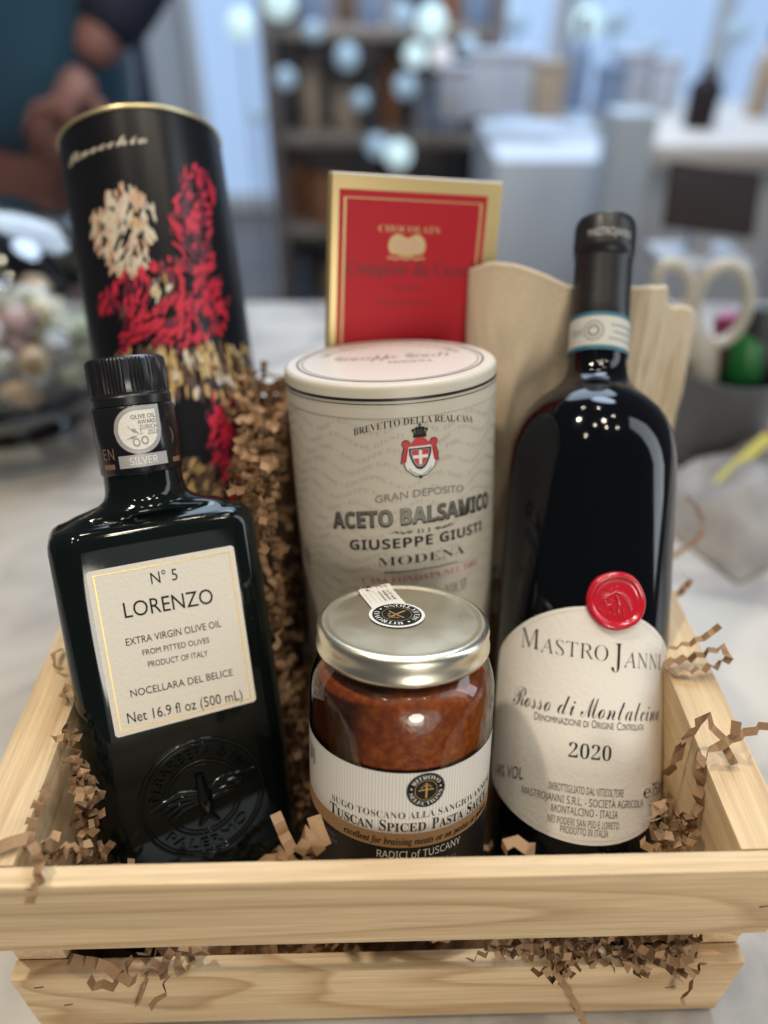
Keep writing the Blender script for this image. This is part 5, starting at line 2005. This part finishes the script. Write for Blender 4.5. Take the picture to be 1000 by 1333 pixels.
for k in range(46):
    i = k % 7 if k > 6 else k
    i = [0, 1, 2, 3, 4, 5, 6][i]
    lay = k // 16
    a_ = k * 2.4 + rg.uniform(-0.3, 0.3)
    rr = (0.095 - lay * 0.018) * math.sqrt(((k % 16) + 0.5) / 16)
    loc = Vector((GX + rr * math.cos(a_), GY + rr * math.sin(a_), 0.058 + lay * 0.024))
    rot = Matrix.Rotation(rg.uniform(0, 6.28), 4, 'Z') @ Matrix.Rotation(rg.uniform(-0.4, 0.4), 4, 'X')
    lab = '%s wrapped sweet heaped with others in the glass dish' % cols[i][0]
    t = thing('wrapped_sweet', lab, 'sweet', matrix=Matrix.Translation(loc) @ rot, group='%s sweets in the glass dish' % cols[i][0])
    if i not in proto:
        q = MB()
        q.lathe([(0.006, -0.018), (0.009, -0.014), (0.003, -0.011), (0.010, -0.007), (0.012, 0), (0.010, 0.007), (0.003, 0.011), (0.009, 0.014), (0.006, 0.018)], 'wrap_%d' % i, 14)
        o = q.build('wrapper', t, scale=1.0)
        o.data.transform(Matrix.Rotation(PI / 2, 4, 'Y'))
        proto[i] = o
    else:
        o = proto[i].copy()
        COL.objects.link(o)
        o.parent = t

# ------------------------------------------------------------------ the person beyond the table
flat_col('teal_wool', (0.008, 0.055, 0.105), 0.85, sheen=0.3)
flat_col('navy_cloth', (0.008, 0.012, 0.035), 0.8)
flat_col('skin', (0.24, 0.115, 0.10), 0.55)
flat_col('hair_brown', (0.05, 0.03, 0.02), 0.6)


PYY = 1.45
hx = at(40, 100, y=PYY).x
per = thing('person', 'person in teal with a navy sleeve and one hand held at the waist', 'person', loc=(hx, PYY, FLOOR))


hand = at(88, 128, y=PYY - 0.15) - Vector((hx, PYY, FLOOR))
elb = at(205, -85, y=PYY - 0.04) - Vector((hx, PYY, FLOOR))
sh_r = Vector((0.17, 0.0, 1.42))
V3 = Vector
nodes = [(V3((0, 0, 0.95)), (0.17, 0.12)), (V3((0, 0, 1.12)), (0.165, 0.115)), (V3((0, 0, 1.28)), (0.19, 0.125)), (V3((0, 0, 1.40)), (0.15, 0.09)), (V3((0, 0.0, 1.49)), 0.055), (V3((0, -0.01, 1.56)), 0.06), (V3((0, -0.015, 1.64)), (0.078, 0.095)), (V3((0, -0.01, 1.72)), 0.07),
         (sh_r, 0.06), (elb.lerp(sh_r, 0.5), 0.052), (elb, 0.045), (elb.lerp(hand, 0.8), 0.034),
         (V3((-0.17, 0, 1.42)), 0.06), (V3((-0.24, 0.0, 1.20)), 0.05), (V3((-0.26, 0.0, 1.0)), 0.042), (V3((-0.26, 0.0, 0.80)), 0.033),
         (V3((0.09, 0, 0.85)), 0.09), (V3((0.10, 0, 0.48)), 0.062), (V3((0.10, 0.02, 0.10)), 0.045), (V3((0.10, -0.10, 0.04)), 0.035),
         (V3((-0.09, 0, 0.85)), 0.09), (V3((-0.10, 0, 0.48)), 0.062), (V3((-0.10, 0.02, 0.10)), 0.045), (V3((-0.10, -0.10, 0.04)), 0.035)]
edges = [(0, 1), (1, 2), (2, 3), (3, 4), (4, 5), (5, 6), (6, 7), (3, 8), (8, 9), (9, 10), (10, 11), (3, 12), (12, 13), (13, 14), (14, 15), (0, 16), (16, 17), (17, 18), (18, 19), (0, 20), (20, 21), (21, 22), (22, 23)]

def add_skin_layer(me):
    bm = bmesh.new()
    bm.from_mesh(me)
    bm.verts.layers.skin.verify()
    bm.to_mesh(me)
    bm.free()


def skin_mesh(name, nodes, edges, key, parent, root=0, sub=2):
    me = bpy.data.meshes.new(name)
    me.from_pydata([tuple(n[0]) for n in nodes], edges, [])
    add_skin_layer(me)
    o = bpy.data.objects.new(name, me)
    COL.objects.link(o)
    o.parent = parent
    sk = o.modifiers.new('skin', 'SKIN')
    sk.use_smooth_shade = True
    lay = me.skin_vertices[0].data
    for i, n in enumerate(nodes):
        r = n[1]
        lay[i].radius = r if isinstance(r, tuple) else (r, r)
        lay[i].use_root = (i == root)
    sb = o.modifiers.new('sub', 'SUBSURF')
    sb.levels = sb.render_levels = sub
    dg = bpy.context.evaluated_depsgraph_get()
    m2 = bpy.data.meshes.new_from_object(o.evaluated_get(dg))
    o.modifiers.clear()
    o.data = m2
    m2.materials.clear()
    m2.materials.append(M[key])
    for p in m2.polygons:
        p.use_smooth = True
    return o


bodyo = skin_mesh('body', nodes, edges, 'skin', per)
skin_mesh('sleeve', [(elb.lerp(sh_r, 0.75), 0.080), (elb.lerp(sh_r, 0.4), 0.076), (elb, 0.070), (elb.lerp(hand, 0.35), 0.060), (elb.lerp(hand, 0.66), 0.054)], [(0, 1), (1, 2), (2, 3), (3, 4)], 'navy_cloth', per)
# clothing: sweater over trunk and arms, trousers over the legs
grow_ = lambda n, k: (n[0], tuple(c + k for c in n[1]) if isinstance(n[1], tuple) else n[1] + k)
idx = [0, 1, 2, 3, 8, 9, 12, 13, 14, 15]
sw_n = [grow_(nodes[i], 0.022) for i in idx]
sw_n[0] = (V3((0, 0, 0.92)), (0.20, 0.15))
mp_ = {v: k for k, v in enumerate(idx)}
sw_e = [(mp_[a], mp_[b]) for a, b in edges if a in mp_ and b in mp_]
skin_mesh('sweater', sw_n, sw_e, 'teal_wool', per)
idx = [0, 16, 17, 18, 20, 21, 22]
tr_n = [grow_(nodes[i], 0.016) for i in idx]
mp_ = {v: k for k, v in enumerate(idx)}
skin_mesh('trousers', tr_n, [(mp_[a], mp_[b]) for a, b in edges if a in mp_ and b in mp_], 'navy_cloth', per)
q = MB()
q.lathe([(0.088 * math.sin(k * PI / 20) + 1e-4, 0.105 * -math.cos(k * PI / 20)) for k in range(9, 21)], 'hair_brown', 24)
o = q.build('hair', per, scale=1.0)
o.location = (0, 0.012, 1.68)
# hand with a palm, four fingers and a thumb, lightly curled
wr = elb.lerp(hand, 0.8)
dirv = (hand - wr).normalized()
side = dirv.cross(V3((0, -1, 0.2))).normalized()
nrm = side.cross(dirv).normalized()
hn = [(wr, 0.030), (wr + dirv * 0.045, (0.042, 0.022)), (wr + dirv * 0.085, (0.044, 0.018))]
he = [(0, 1), (1, 2)]
for j, (off, ln) in enumerate(((-0.032, 0.070), (-0.011, 0.082), (0.011, 0.078), (0.031, 0.060))):
    b0 = wr + dirv * 0.088 + side * off
    i0 = len(hn)
    hn += [(b0, 0.0095), (b0 + dirv * ln * 0.45 - nrm * 0.008, 0.009), (b0 + dirv * ln * 0.75 - nrm * 0.026, 0.008), (b0 + dirv * ln * 0.85 - nrm * 0.045, 0.0065)]
    he += [(2, i0), (i0, i0 + 1), (i0 + 1, i0 + 2), (i0 + 2, i0 + 3)]
i0 = len(hn)
hn += [(wr + dirv * 0.035 - side * 0.045, 0.012), (wr + dirv * 0.075 - side * 0.072 - nrm * 0.01, 0.011), (wr + dirv * 0.10 - side * 0.078 - nrm * 0.022, 0.008)]
he += [(1, i0), (i0, i0 + 1), (i0 + 1, i0 + 2)]
skin_mesh('hand', hn, he, 'skin', per, sub=1)
# navy apron strap side / second garment edge: a dark bag hanging at the hip
bagc = at(135, 40, y=PYY + 0.12)
bg = thing('shoulder_bag', 'dark navy shoulder bag hanging at the side of the person', 'bag', loc=(bagc.x, bagc.y, bagc.z - 0.14))
q = MB()
q.box((0, 0, 0.12), (0.13, 0.08, 0.30), 'navy_cloth', 0.025, 3)
q.build('bag_body', bg, scale=1.0)
q = MB()
q.tube([V3((-0.05, 0, 0.26)), V3((-0.03, 0.0, 0.40)), V3((-0.10, -0.06, 0.55)), V3((-0.16, -0.10, 0.62))], 0.012, 'navy_cloth', 8)
q.build('strap', bg, scale=1.0)
